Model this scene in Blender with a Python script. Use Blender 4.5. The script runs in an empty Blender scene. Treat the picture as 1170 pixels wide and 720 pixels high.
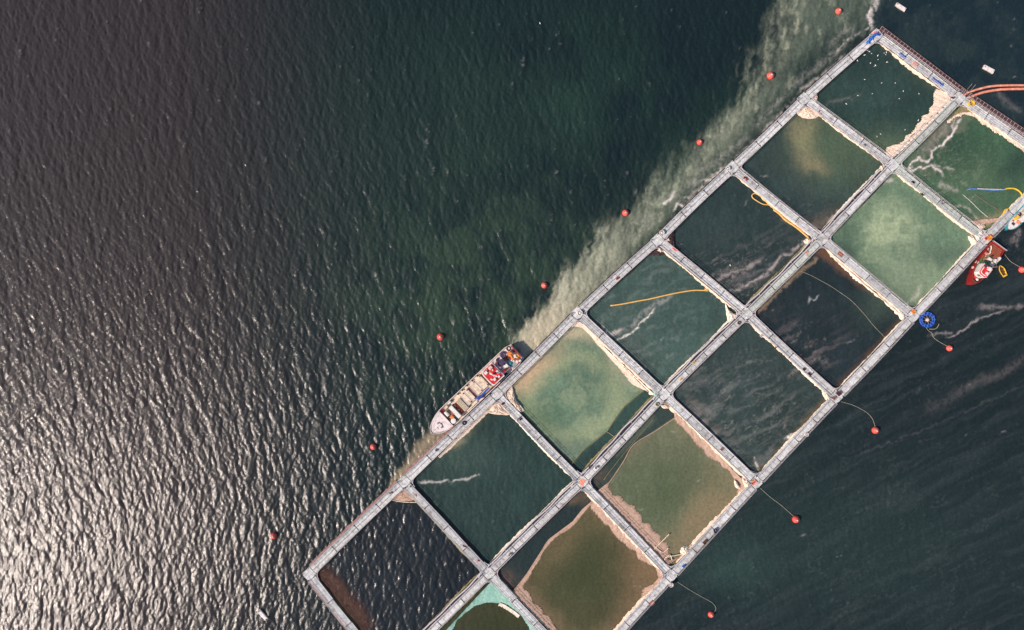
import bpy, math, random
import numpy as np
from mathutils import Vector, Matrix

R = math.radians
random.seed(7)
rng = np.random.default_rng(7)
scene = bpy.context.scene
COL = scene.collection

# ------------------------------------------------------------------ camera, sky, sun
SC = 0.2                      # metres per photo pixel at the water
CAMH = 156.0
cam_d = bpy.data.cameras.new('camera'); cam = bpy.data.objects.new('camera', cam_d); COL.objects.link(cam)
cam.location = (0, 0, CAMH); cam.rotation_euler = (0, 0, 0)
cam_d.sensor_fit = 'HORIZONTAL'; cam_d.sensor_width = 36.0
cam_d.lens = 36.0 * CAMH / (1170 * SC)
cam_d.clip_start = 1.0; cam_d.clip_end = 20000
scene.camera = cam

SUN_EL, SUN_DX, SUN_DY = R(40), -0.92, -0.39
world = bpy.data.worlds.new("World"); scene.world = world; world.use_nodes = True
wn = world.node_tree.nodes; wl = world.node_tree.links
sky = wn.new('ShaderNodeTexSky'); sky.sky_type = 'NISHITA'; sky.sun_disc = False
sky.sun_elevation = SUN_EL; sky.sun_rotation = math.atan2(SUN_DX, SUN_DY)
wn['Background'].inputs['Strength'].default_value = 0.12
wl.new(sky.outputs[0], wn['Background'].inputs['Color'])
sd = bpy.data.lights.new('sun', 'SUN'); sd.energy = 5.0; sd.angle = R(0.5); sd.color = (1.0, 0.85, 0.75)
so = bpy.data.objects.new('sun', sd); COL.objects.link(so)
sdir = Vector((SUN_DX, SUN_DY, 0)).normalized() * math.cos(SUN_EL) + Vector((0, 0, math.sin(SUN_EL)))
so.rotation_euler = sdir.to_track_quat('Z', 'Y').to_euler(); so.location = sdir * 300
scene.view_settings.view_transform = 'Standard'; scene.view_settings.look = 'None'
scene.view_settings.exposure = 0.0; scene.view_settings.gamma = 1.0
scene.view_settings.use_curve_mapping = False

# ------------------------------------------------------------------ helpers
def lin(c):
    out = []
    for v in c[:3]:
        v = v / 255.0
        out.append(v / 12.92 if v <= 0.04045 else ((v + 0.055) / 1.055) ** 2.4)
    return tuple(out)

def P(px, py, z=0.0):
    f = SC * (CAMH - z) / CAMH
    return Vector(((px - 585) * f, (360 - py) * f, z))

def material(name, rgb, rough=0.6, var=0.25, scale=1.5, metal=0.0, bump=0.0, bscale=8.0, dirt=None, spec=0.4, objvar=0.0, holes=None):
    """rgb: real base colour (linear). var: noise value variation, dirt: second colour mixed by patches."""
    m = bpy.data.materials.new(name); m.use_nodes = True
    n = m.node_tree.nodes; l = m.node_tree.links
    b = n['Principled BSDF']; b.inputs['Roughness'].default_value = rough; b.inputs['Metallic'].default_value = metal
    b.inputs['Specular IOR Level'].default_value = spec
    geo = n.new('ShaderNodeNewGeometry')
    no = n.new('ShaderNodeTexNoise'); no.inputs['Scale'].default_value = scale; no.inputs['Detail'].default_value = 6; no.inputs['Roughness'].default_value = 0.65
    l.new(geo.outputs['Position'], no.inputs['Vector'])
    r = n.new('ShaderNodeMapRange'); r.inputs['From Min'].default_value = 0.3; r.inputs['From Max'].default_value = 0.7
    r.inputs['To Min'].default_value = 1 - var; r.inputs['To Max'].default_value = 1 + var
    l.new(no.outputs['Fac'], r.inputs['Value'])
    val = r.outputs[0]
    if objvar:
        oi = n.new('ShaderNodeObjectInfo'); mr = n.new('ShaderNodeMapRange')
        mr.inputs['To Min'].default_value = 1 - objvar; mr.inputs['To Max'].default_value = 1 + objvar
        l.new(oi.outputs['Random'], mr.inputs['Value'])
        mu = n.new('ShaderNodeMath'); mu.operation = 'MULTIPLY'; l.new(val, mu.inputs[0]); l.new(mr.outputs[0], mu.inputs[1]); val = mu.outputs[0]
    mix = n.new('ShaderNodeMix'); mix.data_type = 'RGBA'; mix.inputs[6].default_value = (*rgb, 1)
    mix.inputs[7].default_value = (*(dirt or rgb), 1)
    if dirt:
        n2 = n.new('ShaderNodeTexNoise'); n2.inputs['Scale'].default_value = scale * 0.6; n2.inputs['Detail'].default_value = 8; n2.inputs['Roughness'].default_value = 0.7
        l.new(geo.outputs['Position'], n2.inputs['Vector'])
        r2 = n.new('ShaderNodeMapRange'); r2.inputs['From Min'].default_value = 0.48; r2.inputs['From Max'].default_value = 0.68
        l.new(n2.outputs['Fac'], r2.inputs['Value']); l.new(r2.outputs[0], mix.inputs[0])
    else:
        mix.inputs[0].default_value = 0
    vm = n.new('ShaderNodeVectorMath'); vm.operation = 'SCALE'
    l.new(mix.outputs[2], vm.inputs[0]); l.new(val, vm.inputs['Scale']); l.new(vm.outputs[0], b.inputs['Base Color'])
    if bump:
        n3 = n.new('ShaderNodeTexNoise'); n3.inputs['Scale'].default_value = bscale; n3.inputs['Detail'].default_value = 5
        l.new(geo.outputs['Position'], n3.inputs['Vector'])
        bp = n.new('ShaderNodeBump'); bp.inputs['Distance'].default_value = bump; bp.inputs['Strength'].default_value = 1
        l.new(n3.outputs['Fac'], bp.inputs['Height']); l.new(bp.outputs[0], b.inputs['Normal'])
    if holes is not None:
        n4 = n.new('ShaderNodeTexNoise'); n4.inputs['Scale'].default_value = 5.0; n4.inputs['Detail'].default_value = 8; n4.inputs['Roughness'].default_value = 0.75
        l.new(geo.outputs['Position'], n4.inputs['Vector'])
        at = n.new('ShaderNodeAttribute'); at.attribute_name = 'cover'
        ad = n.new('ShaderNodeMath'); ad.operation = 'SUBTRACT'; l.new(at.outputs['Fac'], ad.inputs[0]); l.new(n4.outputs['Fac'], ad.inputs[1])
        r4 = n.new('ShaderNodeMapRange'); r4.inputs['From Min'].default_value = -holes; r4.inputs['From Max'].default_value = holes
        l.new(ad.outputs[0], r4.inputs['Value']); l.new(r4.outputs[0], b.inputs['Alpha'])
    return m

class MB:
    def __init__(s): s.v = []; s.f = []; s.sm = False; s.c = []
    def add(s, vs, fs):
        o = len(s.v); s.v += [tuple(x) for x in vs]; s.f += [tuple(i + o for i in f) for f in fs]
    def box(s, c, size, rz=0.0, taper=1.0, rx=0.0):
        hx, hy, hz = size[0] / 2, size[1] / 2, size[2] / 2
        M = Matrix.Rotation(rz, 3, 'Z') @ Matrix.Rotation(rx, 3, 'Y'); c = Vector(c)
        vs = []
        for z in (-1, 1):
            t = taper if z > 0 else 1
            for x, y in ((-1, -1), (1, -1), (1, 1), (-1, 1)):
                vs.append(c + M @ Vector((x * hx * t, y * hy * t, z * hz)))
        s.add(vs, [(3, 2, 1, 0), (4, 5, 6, 7), (0, 1, 5, 4), (1, 2, 6, 5), (2, 3, 7, 6), (3, 0, 4, 7)])
        return s
    def prism(s, poly, z0, z1, top=1.0):
        n = len(poly); cx = sum(p[0] for p in poly) / n; cy = sum(p[1] for p in poly) / n
        vs = [(p[0], p[1], z0) for p in poly] + [(cx + (p[0] - cx) * top, cy + (p[1] - cy) * top, z1) for p in poly]
        fs = [tuple(range(n - 1, -1, -1)), tuple(range(n, 2 * n))] + [(i, (i + 1) % n, n + (i + 1) % n, n + i) for i in range(n)]
        s.add(vs, fs); return s
    def tube(s, path, r, n=6, closed=False):
        path = [Vector(p) for p in path]; m = len(path); vs = []; fs = []
        for i, p in enumerate(path):
            if closed: d = path[(i + 1) % m] - path[i - 1]
            else: d = path[min(i + 1, m - 1)] - path[max(i - 1, 0)]
            if d.length < 1e-6: d = Vector((1, 0, 0))
            d.normalize(); up = Vector((0, 0, 1)) if abs(d.z) < 0.95 else Vector((1, 0, 0))
            a = d.cross(up).normalized(); b = a.cross(d).normalized()
            rr = r[i] if isinstance(r, (list, tuple)) else r
            for k in range(n):
                t = 2 * math.pi * k / n; vs.append(p + a * math.cos(t) * rr + b * math.sin(t) * rr)
        q = m if closed else m - 1
        for i in range(q):
            for k in range(n):
                j = (i + 1) % m
                fs.append((i * n + k, i * n + (k + 1) % n, j * n + (k + 1) % n, j * n + k))
        if not closed:
            fs.append(tuple(range(n))[::-1]); fs.append(tuple((m - 1) * n + k for k in range(n)))
        s.add(vs, fs); return s
    def lathe(s, c, prof, n=14):
        c = Vector(c); vs = []; fs = []; m = len(prof)
        for (r, z) in prof:
            for k in range(n):
                t = 2 * math.pi * k / n; vs.append(c + Vector((math.cos(t) * r, math.sin(t) * r, z)))
        for i in range(m - 1):
            for k in range(n):
                fs.append((i * n + k, i * n + (k + 1) % n, (i + 1) * n + (k + 1) % n, (i + 1) * n + k))
        fs.append(tuple(range(n))[::-1]); fs.append(tuple((m - 1) * n + k for k in range(n)))
        s.add(vs, fs); return s
    def blob(s, c, size, seed=0, n=12, rz=0.0, rough=0.25, flat=True):
        """crumpled heap of cloth or net: a lumpy dome"""
        rr = random.Random(seed); c = Vector(c); vs = []; fs = []; m = 7
        ph = [rr.uniform(0, 6.28) for _ in range(6)]
        for i in range(m):
            a = (math.pi / 2) * i / (m - 1)
            for k in range(n):
                t = 2 * math.pi * k / n
                w = 1 + rough * (math.sin(3 * t + ph[0] + i) * 0.5 + math.sin(5 * t + ph[1]) * 0.4 + rr.uniform(-.5, .5))
                x = math.cos(t) * math.cos(a) * size[0] * w; y = math.sin(t) * math.cos(a) * size[1] * w
                z = math.sin(a) * size[2] * (1 + rr.uniform(-rough, rough))
                vs.append(c + Matrix.Rotation(rz, 3, 'Z') @ Vector((x, y, z)))
        for i in range(m - 1):
            for k in range(n):
                fs.append((i * n + k, i * n + (k + 1) % n, (i + 1) * n + (k + 1) % n, (i + 1) * n + k))
        fs.append(tuple(range(n))[::-1]); fs.append(tuple((m - 1) * n + k for k in range(n)))
        s.add(vs, fs); return s
    def build(s, name, mat, parent=None, smooth=False, cover=None):
        me = bpy.data.meshes.new(name); me.from_pydata(s.v, [], s.f); me.update()
        if mat: me.materials.append(mat)
        if cover is None and mat and mat.name.endswith('_net'): cover = [2.0] * len(s.v)
        if smooth: me.polygons.foreach_set('use_smooth', [True] * len(me.polygons))
        if cover is not None:
            a = me.attributes.new('cover', 'FLOAT', 'POINT'); a.data.foreach_set('value', cover)
        o = bpy.data.objects.new(name, me); COL.objects.link(o)
        if parent: o.parent = parent
        return o

def tag(o, label=None, cat=None, group=None, kind=None):
    if label: o['label'] = label
    if cat: o['category'] = cat
    if group: o['group'] = group
    if kind: o['kind'] = kind
    return o
def empty(name, label, cat, loc=(0, 0, 0), rz=0.0, group=None):
    o = bpy.data.objects.new(name, None); COL.objects.link(o); o.location = loc; o.rotation_euler = (0, 0, rz)
    return tag(o, label, cat, group)
def copy_tree(o, parent=None):
    c = o.copy(); COL.objects.link(c); c.parent = parent
    for ch in list(o.children): copy_tree(ch, c)
    return c
def smooth_path(pts, n=6):
    """Catmull-Rom through the points"""
    pts = [Vector(p) for p in pts]; q = [pts[0]] + pts + [pts[-1]]; out = []
    for i in range(1, len(q) - 2):
        for k in range(n):
            t = k / n; a, b, c, d = q[i - 1], q[i], q[i + 1], q[i + 2]
            out.append(0.5 * ((2 * b) + (c - a) * t + (2 * a - 5 * b + 4 * c - d) * t * t + (3 * b - a - 3 * c + d) * t ** 3))
    out.append(pts[-1]); return out
def resample(pts, n):
    pts = [Vector(p) for p in pts]; L = [0]
    for a, b in zip(pts, pts[1:]): L.append(L[-1] + (b - a).length)
    out = []; j = 0
    for i in range(n):
        t = L[-1] * i / (n - 1)
        while j < len(L) - 2 and L[j + 1] < t: j += 1
        f = (t - L[j]) / max(1e-9, L[j + 1] - L[j]); out.append(pts[j].lerp(pts[j + 1], min(1, f)))
    return out

# ------------------------------------------------------------------ layout of the cage grid (photo pixels)
A = [(353, 656), (461.7, 550.3), (567.5, 450), (660, 358), (751.4, 274.4), (837, 191.5), (918.6, 113), (1001.4, 40.3)]
B = [(445, 769.5), (558.6, 655), (665, 550.7), (758.6, 450.8), (852.8, 358.6), (939, 273.6), (1020, 188.6), (1095.8, 112)]
C = [None, (667, 769), (766.7, 657.5), (864, 551.4), (955.6, 453.6), (1043, 361.4), (1125.6, 272.8), (1211, 189)]

# ------------------------------------------------------------------ value noise and distance fields
TAB = rng.random((8, 256, 256)).astype(np.float32)
def vnoise(u, v, s):
    iu = np.floor(u).astype(np.int32); iv = np.floor(v).astype(np.int32)
    fu = (u - iu).astype(np.float32); fv = (v - iv).astype(np.float32)
    fu = fu * fu * (3 - 2 * fu); fv = fv * fv * (3 - 2 * fv)
    t = TAB[s % 8]; a = iu & 255; b = iv & 255; a1 = (a + 1) & 255; b1 = (b + 1) & 255
    return (t[b, a] * (1 - fu) + t[b, a1] * fu) * (1 - fv) + (t[b1, a] * (1 - fu) + t[b1, a1] * fu) * fv
def fbm(u, v, s, octv=4, gain=0.55):
    o = np.zeros_like(u, dtype=np.float32); w = 0; g = 1.0
    for k in range(octv):
        o += g * vnoise(u * 2 ** k + 17.3 * k, v * 2 ** k + 5.1 * k, s + k); w += g; g *= gain
    return o / w
def sstep(x, a, b):
    t = np.clip((x - a) / (b - a), 0, 1); return t * t * (3 - 2 * t)
def seg_dist(X, Y, pts):
    d = np.full(X.shape, 1e9, np.float32); tt = np.zeros(X.shape, np.float32); n = len(pts) - 1
    for i, ((x0, y0), (x1, y1)) in enumerate(zip(pts, pts[1:])):
        dx, dy = x1 - x0, y1 - y0; L = dx * dx + dy * dy + 1e-9
        t = np.clip(((X - x0) * dx + (Y - y0) * dy) / L, 0, 1)
        q = np.hypot(X - x0 - t * dx, Y - y0 - t * dy); m = q < d
        d = np.where(m, q, d); tt = np.where(m, (i + t) / n, tt)
    return d, tt
def inside(X, Y, poly):
    r = np.zeros(X.shape, bool); n = len(poly)
    for i in range(n):
        x0, y0 = poly[i]; x1, y1 = poly[(i + 1) % n]
        if y0 == y1: continue
        c = ((Y < y0) != (Y < y1)) & (X < (x1 - x0) * (Y - y0) / (y1 - y0) + x0)
        r ^= c
    return r
def sdf(X, Y, poly):
    d, _ = seg_dist(X, Y, list(poly) + [poly[0]])
    return np.where(inside(X, Y, poly), d, -d)

# ------------------------------------------------------------------ the water sheet: real waves, colour = what is dissolved or drifting in it, plus painted glint haze on the left
NX, NY = 1040, 660; HX, HY = 130.0, 82.5
xs = np.linspace(-HX, HX, NX); ys = np.linspace(-HY, HY, NY)
FX, FY = np.meshgrid(xs, ys)
# directional wave spectrum by FFT
def sea(peak, slope_rms, th, spread, seed, tail=1.0, kmaxf=1e9):
    r = np.random.default_rng(seed)
    kx = 2 * np.pi * np.fft.fftfreq(NX, 2 * HX / NX); ky = 2 * np.pi * np.fft.fftfreq(NY, 2 * HY / NY)
    KX, KY = np.meshgrid(kx, ky); K = np.hypot(KX, KY); K[0, 0] = 1e-6; kp = 2 * np.pi / peak
    S = K ** (-4.0 * tail) * np.exp(-1.1 * (kp / K) ** 2)
    ang = np.arctan2(KY, KX) - th; ang = (ang + np.pi) % (2 * np.pi) - np.pi
    sp = spread * np.clip((kp / K) ** 0.45, 0.12, 1.3)
    D = np.abs(np.cos(np.clip(ang, -np.pi / 2, np.pi / 2))) ** (2 * sp)
    D = np.where(np.abs(ang) > np.pi / 2, 0.0, D)
    amp = np.sqrt(S * D) * (K < kmaxf) * np.exp(-(K / 11.5) ** 8)
    H = amp * (r.standard_normal(K.shape) + 1j * r.standard_normal(K.shape))
    h = np.fft.ifft2(H); sx = np.fft.ifft2(1j * KX * H).real; sy = np.fft.ifft2(1j * KY * H).real
    f = slope_rms / math.sqrt((sx ** 2 + sy ** 2).mean())
    dx = np.fft.ifft2(-1j * KX / K * H).real * f; dy = np.fft.ifft2(-1j * KY / K * H).real * f
    return h.real * f, dx, dy
h, dxx, dyy = sea(5.8, 0.235, R(1), 3.6, 3, 0.68)

PX = (FX / SC + 585).astype(np.float32); PY = (360 - FY / SC).astype(np.float32)
n1 = fbm(PX / 22, PY / 22, 1) - .5; n2 = fbm(PX / 22 + 40, PY / 22, 2) - .5
WX = PX + 26 * n1; WY = PY + 26 * n2                         # warped coordinates, for drifting things
n3 = fbm(PX / 6, PY / 6, 3) - .5; n4 = fbm(PX / 6 + 9, PY / 6 + 31, 4) - .5
QX = PX + 7 * n3; QY = PY + 7 * n4                           # finer warp
cl1 = fbm(PX / 60, PY / 60, 5); cl2 = fbm(WX / 26, WY / 26, 6)
G = 1.22
CO = np.zeros(PX.shape + (3,), np.float32)
def tint(c):
    c = np.array(lin(c), np.float32); y = c @ np.array([.3, .6, .1], np.float32)
    return (c * .84 + y * .16) * np.array([1.04, .98, .97], np.float32) * G
def blend(m, c):
    c = tint(c); m = np.clip(m, 0, 1)[..., None]
    CO[:] = CO * (1 - m) + c * m
# open water
CO[:] = np.array(lin((19, 34, 36)), np.float32)
blend(0.8 * np.exp(-(((WX - 535) / 175) ** 2 + ((WY - 320) / 150) ** 2)) * sstep(cl2, .15, .8), (42, 66, 48))
blend(0.8 * np.exp(-(((WX - 660) / 190) ** 2 + ((WY - 130) / 110) ** 2)) * sstep(cl1, .2, .8), (27, 54, 43))
blend(0.7 * np.exp(-(((WX - 420) / 130) ** 2 + ((WY - 160) / 150) ** 2)), (24, 44, 38))
blend(0.9 * sstep(470 - PX, 0, 330), (46, 41, 40))  # warm brown haze of the sun glint, painted into the water colour
# sea to the right of the farm
def line_side(p, q, X, Y):   # >0 on the lower right side of line p->q (px)
    dx, dy = q[0] - p[0], q[1] - p[1]; L = math.hypot(dx, dy)
    return ((X - p[0]) * (-dy) + (Y - p[1]) * dx) / L
sC = line_side(C[2], C[6], PX, PY)
sR = line_side(A[7], (1211, 189), PX, PY)
right = sstep(sC, -4, 4)
blend(right, (20, 34, 36))
ca, sa = math.cos(R(-27)), math.sin(R(-27))
su = (PX * ca + PY * sa) + 14 * n1; sv = (-PX * sa + PY * ca) + 12 * n2 + 3 * n4
st1 = fbm(su / 90, sv / 9, 2); st2 = fbm(su / 50, sv / 4, 5)
blend(right * 0.42 * sstep(st1, .4, .85), (46, 60, 62))
blend(right * 0.2 * sstep(st2, .45, .9), (66, 74, 74))
blend(right * 0.42 * np.exp(-(((WX - 838) / 45) ** 2 + ((WY - 648) / 28) ** 2)), (46, 80, 70))
blend(right * 0.45 * np.exp(-(((WX - 960) / 200) ** 2 + ((WY - 620) / 90) ** 2)), (36, 58, 54))
topr = sstep(-sR, -4, 4) * (PX > 990)
blend(topr, (18, 36, 42)); blend(topr * .5 * sstep(cl2, .45, .75), (38, 56, 54))
# silt plume along the outer walkway
plume = [(588, 392), (593, 380), (606, 362), (622, 345), (640, 312), (668, 280), (700, 252), (722, 232), (756, 192), (800, 150), (832, 118), (862, 74), (882, 30), (893, -30),
         (1040, -60), (1001, 36), (918, 112), (751, 274), (567, 452)]
dpl = sdf(WX, WY, plume); dpl2 = sdf(QX, QY, plume)
along = np.clip((PX - 590) / 400, 0, 1)
stp2 = fbm(PX / 4.5 + PY / 20 + 2 * n3, PY / 20 + n4, 3, 3)
soft = (stp2 - .5) * 34 + fbm(PX / 30 + PY / 60, PY / 60, 6) * 26 - 13
edge = sstep(dpl * .5 + dpl2 * .5 + soft * .35, -3, 12) * (1 - along) ** .7 + sstep(dpl + soft, -10, 48) * (1 - (1 - along) ** .7)
pu = (PX * .62 - PY * .78); pv = (PX * .78 + PY * .62)
stp = fbm(pu / 46 + 6 * n1, pv / 13 + 5 * n2, 1)
hair = .5 + .95 * stp2
ridge, _ = seg_dist(WX, WY, [(598, 385), (618, 352), (645, 325), (680, 285), (715, 257), (760, 214), (800, 177), (835, 140), (862, 98), (885, 55), (905, 5), (910, -40)])
low = 1 - sstep(along, .08, .42)
blend(edge * (.62 + .35 * low) * (.8 + .5 * (cl2 - .5)) * hair, (88, 106, 88))
blend(edge * low * (.74 + .9 * (stp - .5)) * hair, (146, 149, 126))
blend(sstep(dpl + soft * 1.3, -16, 22) * np.exp(-(ridge / (21 - 2 * along)) ** 2) * (.7 - .22 * along) * (.7 + 1.6 * (stp - .5)) * hair, (142, 152, 126))
blend(edge * np.exp(-(((PX - 612) / 45) ** 2 + ((PY - 382) / 44) ** 2)) * .7, (174, 166, 136))
blend(edge * .3 * sstep(stp2, .6, .85) * sstep(stp, .4, .6), (168, 170, 148))
dpw, _ = seg_dist(WX, WY, [(452, 556), (470, 530), (486, 508), (505, 492)])
blend(sstep(-dpw, -12, -1) * .65 * sstep(-sC, 150, 170), (150, 138, 108))

fa = fbm(PX / 40 + 2 * n1, PY / 26 + 2 * n2, 6, 4); fil2 = sstep(fa, .5, .72)
# cages
def cellmask(poly, soft=2.0): return sstep(sdf(PX, PY, poly), -soft, soft)
def quad(i, row):
    return [A[i], A[i + 1], B[i + 1], B[i]] if row == 'U' else [B[i], B[i + 1], C[i + 1], C[i]]
def gauss(x, y, rx, ry, X=None, Y=None, rot=0.0):
    X = WX if X is None else X; Y = WY if Y is None else Y
    c, s = math.cos(rot), math.sin(rot); a = (X - x) * c + (Y - y) * s; b = -(X - x) * s + (Y - y) * c
    return np.exp(-((a / rx) ** 2 + (b / ry) ** 2))
Cc = dict(U0=(22, 31, 36), U1=(32, 55, 50), U2=(84, 112, 88), U3=(52, 76, 69), U4=(35, 52, 51), U5=(40, 58, 56), U6=(36, 59, 53),
          L0=(52, 56, 30), L1=(66, 68, 40), L2=(82, 94, 68), L3=(41, 58, 55), L4=(28, 42, 45), L5=(90, 120, 92), L6=(50, 84, 60))
C0 = (572, 880)
CM = {}
for k, c in Cc.items():
    i = int(k[1]); q = quad(i, k[0]) if not (k == 'L0') else [B[0], B[1], C[1], C0]
    m = cellmask(q); CM[k] = m; blend(m, c)
    blend(m * 0.35 * sstep(cl2, .45, .8), tuple(min(255, v * 1.28) for v in c))
    blend(m * 0.35 * sstep(cl1, .55, .3), tuple(v * .78 for v in c))
    blend(m * 0.22 * sstep(fbm(PX / 4, PY / 9, 7), .5, .85), tuple(min(255, v * 1.35 + 8) for v in c))
dl, _ = seg_dist(QX, QY, [(370, 655), (392, 680), (418, 712)]); blend(CM['U0'] * sstep(-dl, -16, -4) * .7, (64, 46, 40))
m = CM['U1']
blend(m * gauss(530, 520, 40, 25) * .45, (58, 84, 74)); blend(m * gauss(527, 488, 38, 9, rot=R(-43)) * .75, (134, 136, 104)); blend(m * gauss(590, 610, 60, 30) * .4, (24, 46, 46))
m = CM['U2']
ring = np.abs(np.hypot((WX - 655) / 52, (WY - 455) / 40) - 1)
blend(m * sstep(-ring, -.42, 0) * .6, (136, 150, 108)); blend(m * fil2 * .5, (128, 146, 110))
blend(m * gauss(600, 432, 45, 12, rot=R(-43)) * .9, (170, 148, 112)); blend(m * gauss(655, 380, 40, 12) * .75, (168, 160, 128))
blend(m * gauss(706, 415, 55, 9, rot=R(45)) * .5, (160, 158, 122))
blend(m * gauss(672, 432, 26, 16) * .6, (60, 92, 78)); blend(m * gauss(618, 478, 36, 20) * .6, (52, 90, 66)); blend(m * gauss(640, 515, 30, 20) * .5, (84, 96, 84))
u2net = [(652, 534), (664, 517), (693, 493), (713, 465), (738, 444), (758, 451), (665, 551)]
blend(m * sstep(sdf(PX, PY, u2net), -1, 1.5), (42, 70, 62)); blend(m * sstep(sdf(PX, PY, u2net), -1, 1.5) * gauss(680, 522, 24, 14, rot=R(-45)), (34, 54, 52))
m = CM['U3']
blend(m * .5 * sstep(fbm(su / 16, sv / 5, 4), .5, .8), (92, 108, 102)); blend(m * gauss(715, 400, 22, 30) * .3, (90, 104, 98)); blend(m * gauss(790, 345, 30, 30) * .4, (50, 78, 72))
m = CM['U4']
blend(m * .5 * gauss(840, 315, 70, 26, rot=R(-35)) * sstep(fbm(su / 30, sv / 5, 1), .4, .7), (96, 96, 96)); blend(m * .35 * gauss(800, 260, 40, 40), (46, 66, 64))
m = CM['U5']
blend(m * gauss(920, 158, 15, 30) * .7, (140, 134, 92)); blend(m * gauss(928, 186, 16, 10) * .6, (146, 130, 92)); blend(m * gauss(960, 170, 55, 45) * .6, (76, 100, 70))
blend(m * gauss(905, 235, 40, 30) * .5, (30, 46, 50)); blend(m * gauss(930, 262, 24, 10, rot=R(-35)) * .6 * sstep(cl2, .3, .6), (140, 116, 96))
m = CM['U6']
blend(m * gauss(1005, 165, 50, 18) * .7, (80, 100, 72)); blend(m * gauss(1060, 85, 60, 9, rot=R(38)) * .5, (70, 76, 50)); blend(m * gauss(985, 70, 30, 25) * .4, (28, 46, 48))
m = CM['L1']
mg_ = sdf(WX, WY, quad(1, 'L')); blend(m * sstep(-mg_, -34, -6) * .6, (116, 96, 68))
blend(m * gauss(670, 650, 48, 45, PX, PY) * .9, (52, 62, 34)); blend(m * gauss(735, 650, 30, 40) * .6, (112, 92, 62)); blend(m * gauss(640, 625, 50, 18, rot=R(-50)) * .5, (104, 92, 60))
blend(m * gauss(730, 610, 60, 16, rot=R(50)) * .5, (108, 90, 62))
l1dark = [(558, 655), (665, 551), (677, 573), (654, 598), (627, 617), (602, 656), (586, 676)]
blend(CM['L1'] * sstep(sdf(PX, PY, l1dark), -1, 1), (30, 46, 46)); blend(CM['L1'] * gauss(576, 664, 12, 14) * .7, (100, 80, 68)); blend(CM['L1'] * gauss(655, 570, 20, 9) * .6, (110, 92, 66))
m = CM['L2']
mg_ = sdf(WX, WY, quad(2, 'L')); blend(m * sstep(-mg_, -28, -6) * .5, (124, 110, 80))
blend(m * gauss(765, 560, 50, 40, PX, PY) * .7, (66, 82, 54)); blend(m * gauss(820, 575, 30, 50) * .5, (118, 108, 76)); blend(m * gauss(760, 500, 40, 20) * .4, (98, 100, 76))
blend(m * gauss(790, 600, 50, 14, rot=R(-45)) * .5, (130, 112, 80))
l2dark = [(665, 551), (758, 451), (775, 474), (724, 508), (712, 528), (694, 554), (681, 566)]
blend(CM['L2'] * sstep(sdf(PX, PY, l2dark), -1, 1), (44, 62, 56)); blend(CM['L2'] * gauss(682, 548, 16, 12) * .6, (84, 70, 62))
blend(CM['L2'] * sstep(sdf(PX, PY, [(700, 515), (745, 470), (750, 480), (705, 522)]), -3, 3) * .5, (84, 98, 84))
blend(CM['L0'] * gauss(563, 720, 40, 26, PX, PY), (46, 52, 26)); 
m = CM['L3']
blend(m * .42 * sstep(fbm(su / 30, sv / 5, 6), .42, .8) * sstep(PY - (PX - 860) * .3, 400, 460), (108, 114, 110)); blend(m * gauss(860, 370, 60, 25) * .5, (46, 68, 64))
blend(m * gauss(812, 488, 32, 10, rot=R(45)) * sstep(fbm((PX + PY) / 10, (PX - PY) / 26, 2), .45, .7) * .6, (150, 140, 132))
dl, _ = seg_dist(QX, QY, [(946, 460), (875, 540)]); blend(m * sstep(-dl, -11, -2) * .7, (98, 80, 46))
m = CM['L4']
blend(m * .6 * gauss(910, 400, 50, 30) * sstep(fbm(su / 30, sv / 5, 3), .42, .7), (104, 98, 98)); 
dl, _ = seg_dist(QX, QY, [(1030, 372), (962, 444)]); blend(m * sstep(-dl, -12, -2) * .55, (86, 62, 42))
dl, _ = seg_dist(QX, QY, [(936, 284), (1000, 330)]); blend(m * sstep(-dl, -12, -3) * .65, (104, 72, 48))
dl, _ = seg_dist(QX, QY, [(860, 362), (912, 312), (932, 296)]); blend(m * sstep(-dl, -4, 0) * .6, (140, 118, 92))
blend(m * gauss(897, 313, 40, 7, rot=R(-43), X=PX, Y=PY) * .55, (60, 100, 88)); blend(m * gauss(1005, 350, 26, 20) * .5, (66, 86, 70))
m = CM['L5']
blend(m * gauss(1020, 262, 54, 40) * .85 * sstep(cl2 * .5 + fa * .5, .38, .62), (146, 166, 126)); blend(m * (1 - fil2) * .3, (70, 98, 78)); blend(m * gauss(1035, 320, 40, 30) * .5, (124, 140, 112)); blend(m * gauss(965, 285, 14, 30) * .6, (48, 72, 62))
blend(m * gauss(1085, 290, 30, 12) * .5, (60, 80, 70)); blend(m * gauss(1112, 262, 10, 8) * .7, (190, 188, 130))
m = CM['L6']
blend(m * gauss(1080, 160, 40, 40) * .35, (36, 58, 50)); blend(m * gauss(1110, 215, 50, 28) * .35, (84, 108, 78)); blend(m * gauss(1160, 190, 24, 22) * .6, (30, 50, 48))
blend(m * gauss(1118, 252, 24, 7) * .8, (160, 146, 104)); blend(m * gauss(1075, 160, 40, 14, rot=R(-50)) * .4 * sstep(cl2, .4, .6), (130, 120, 104))

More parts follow.
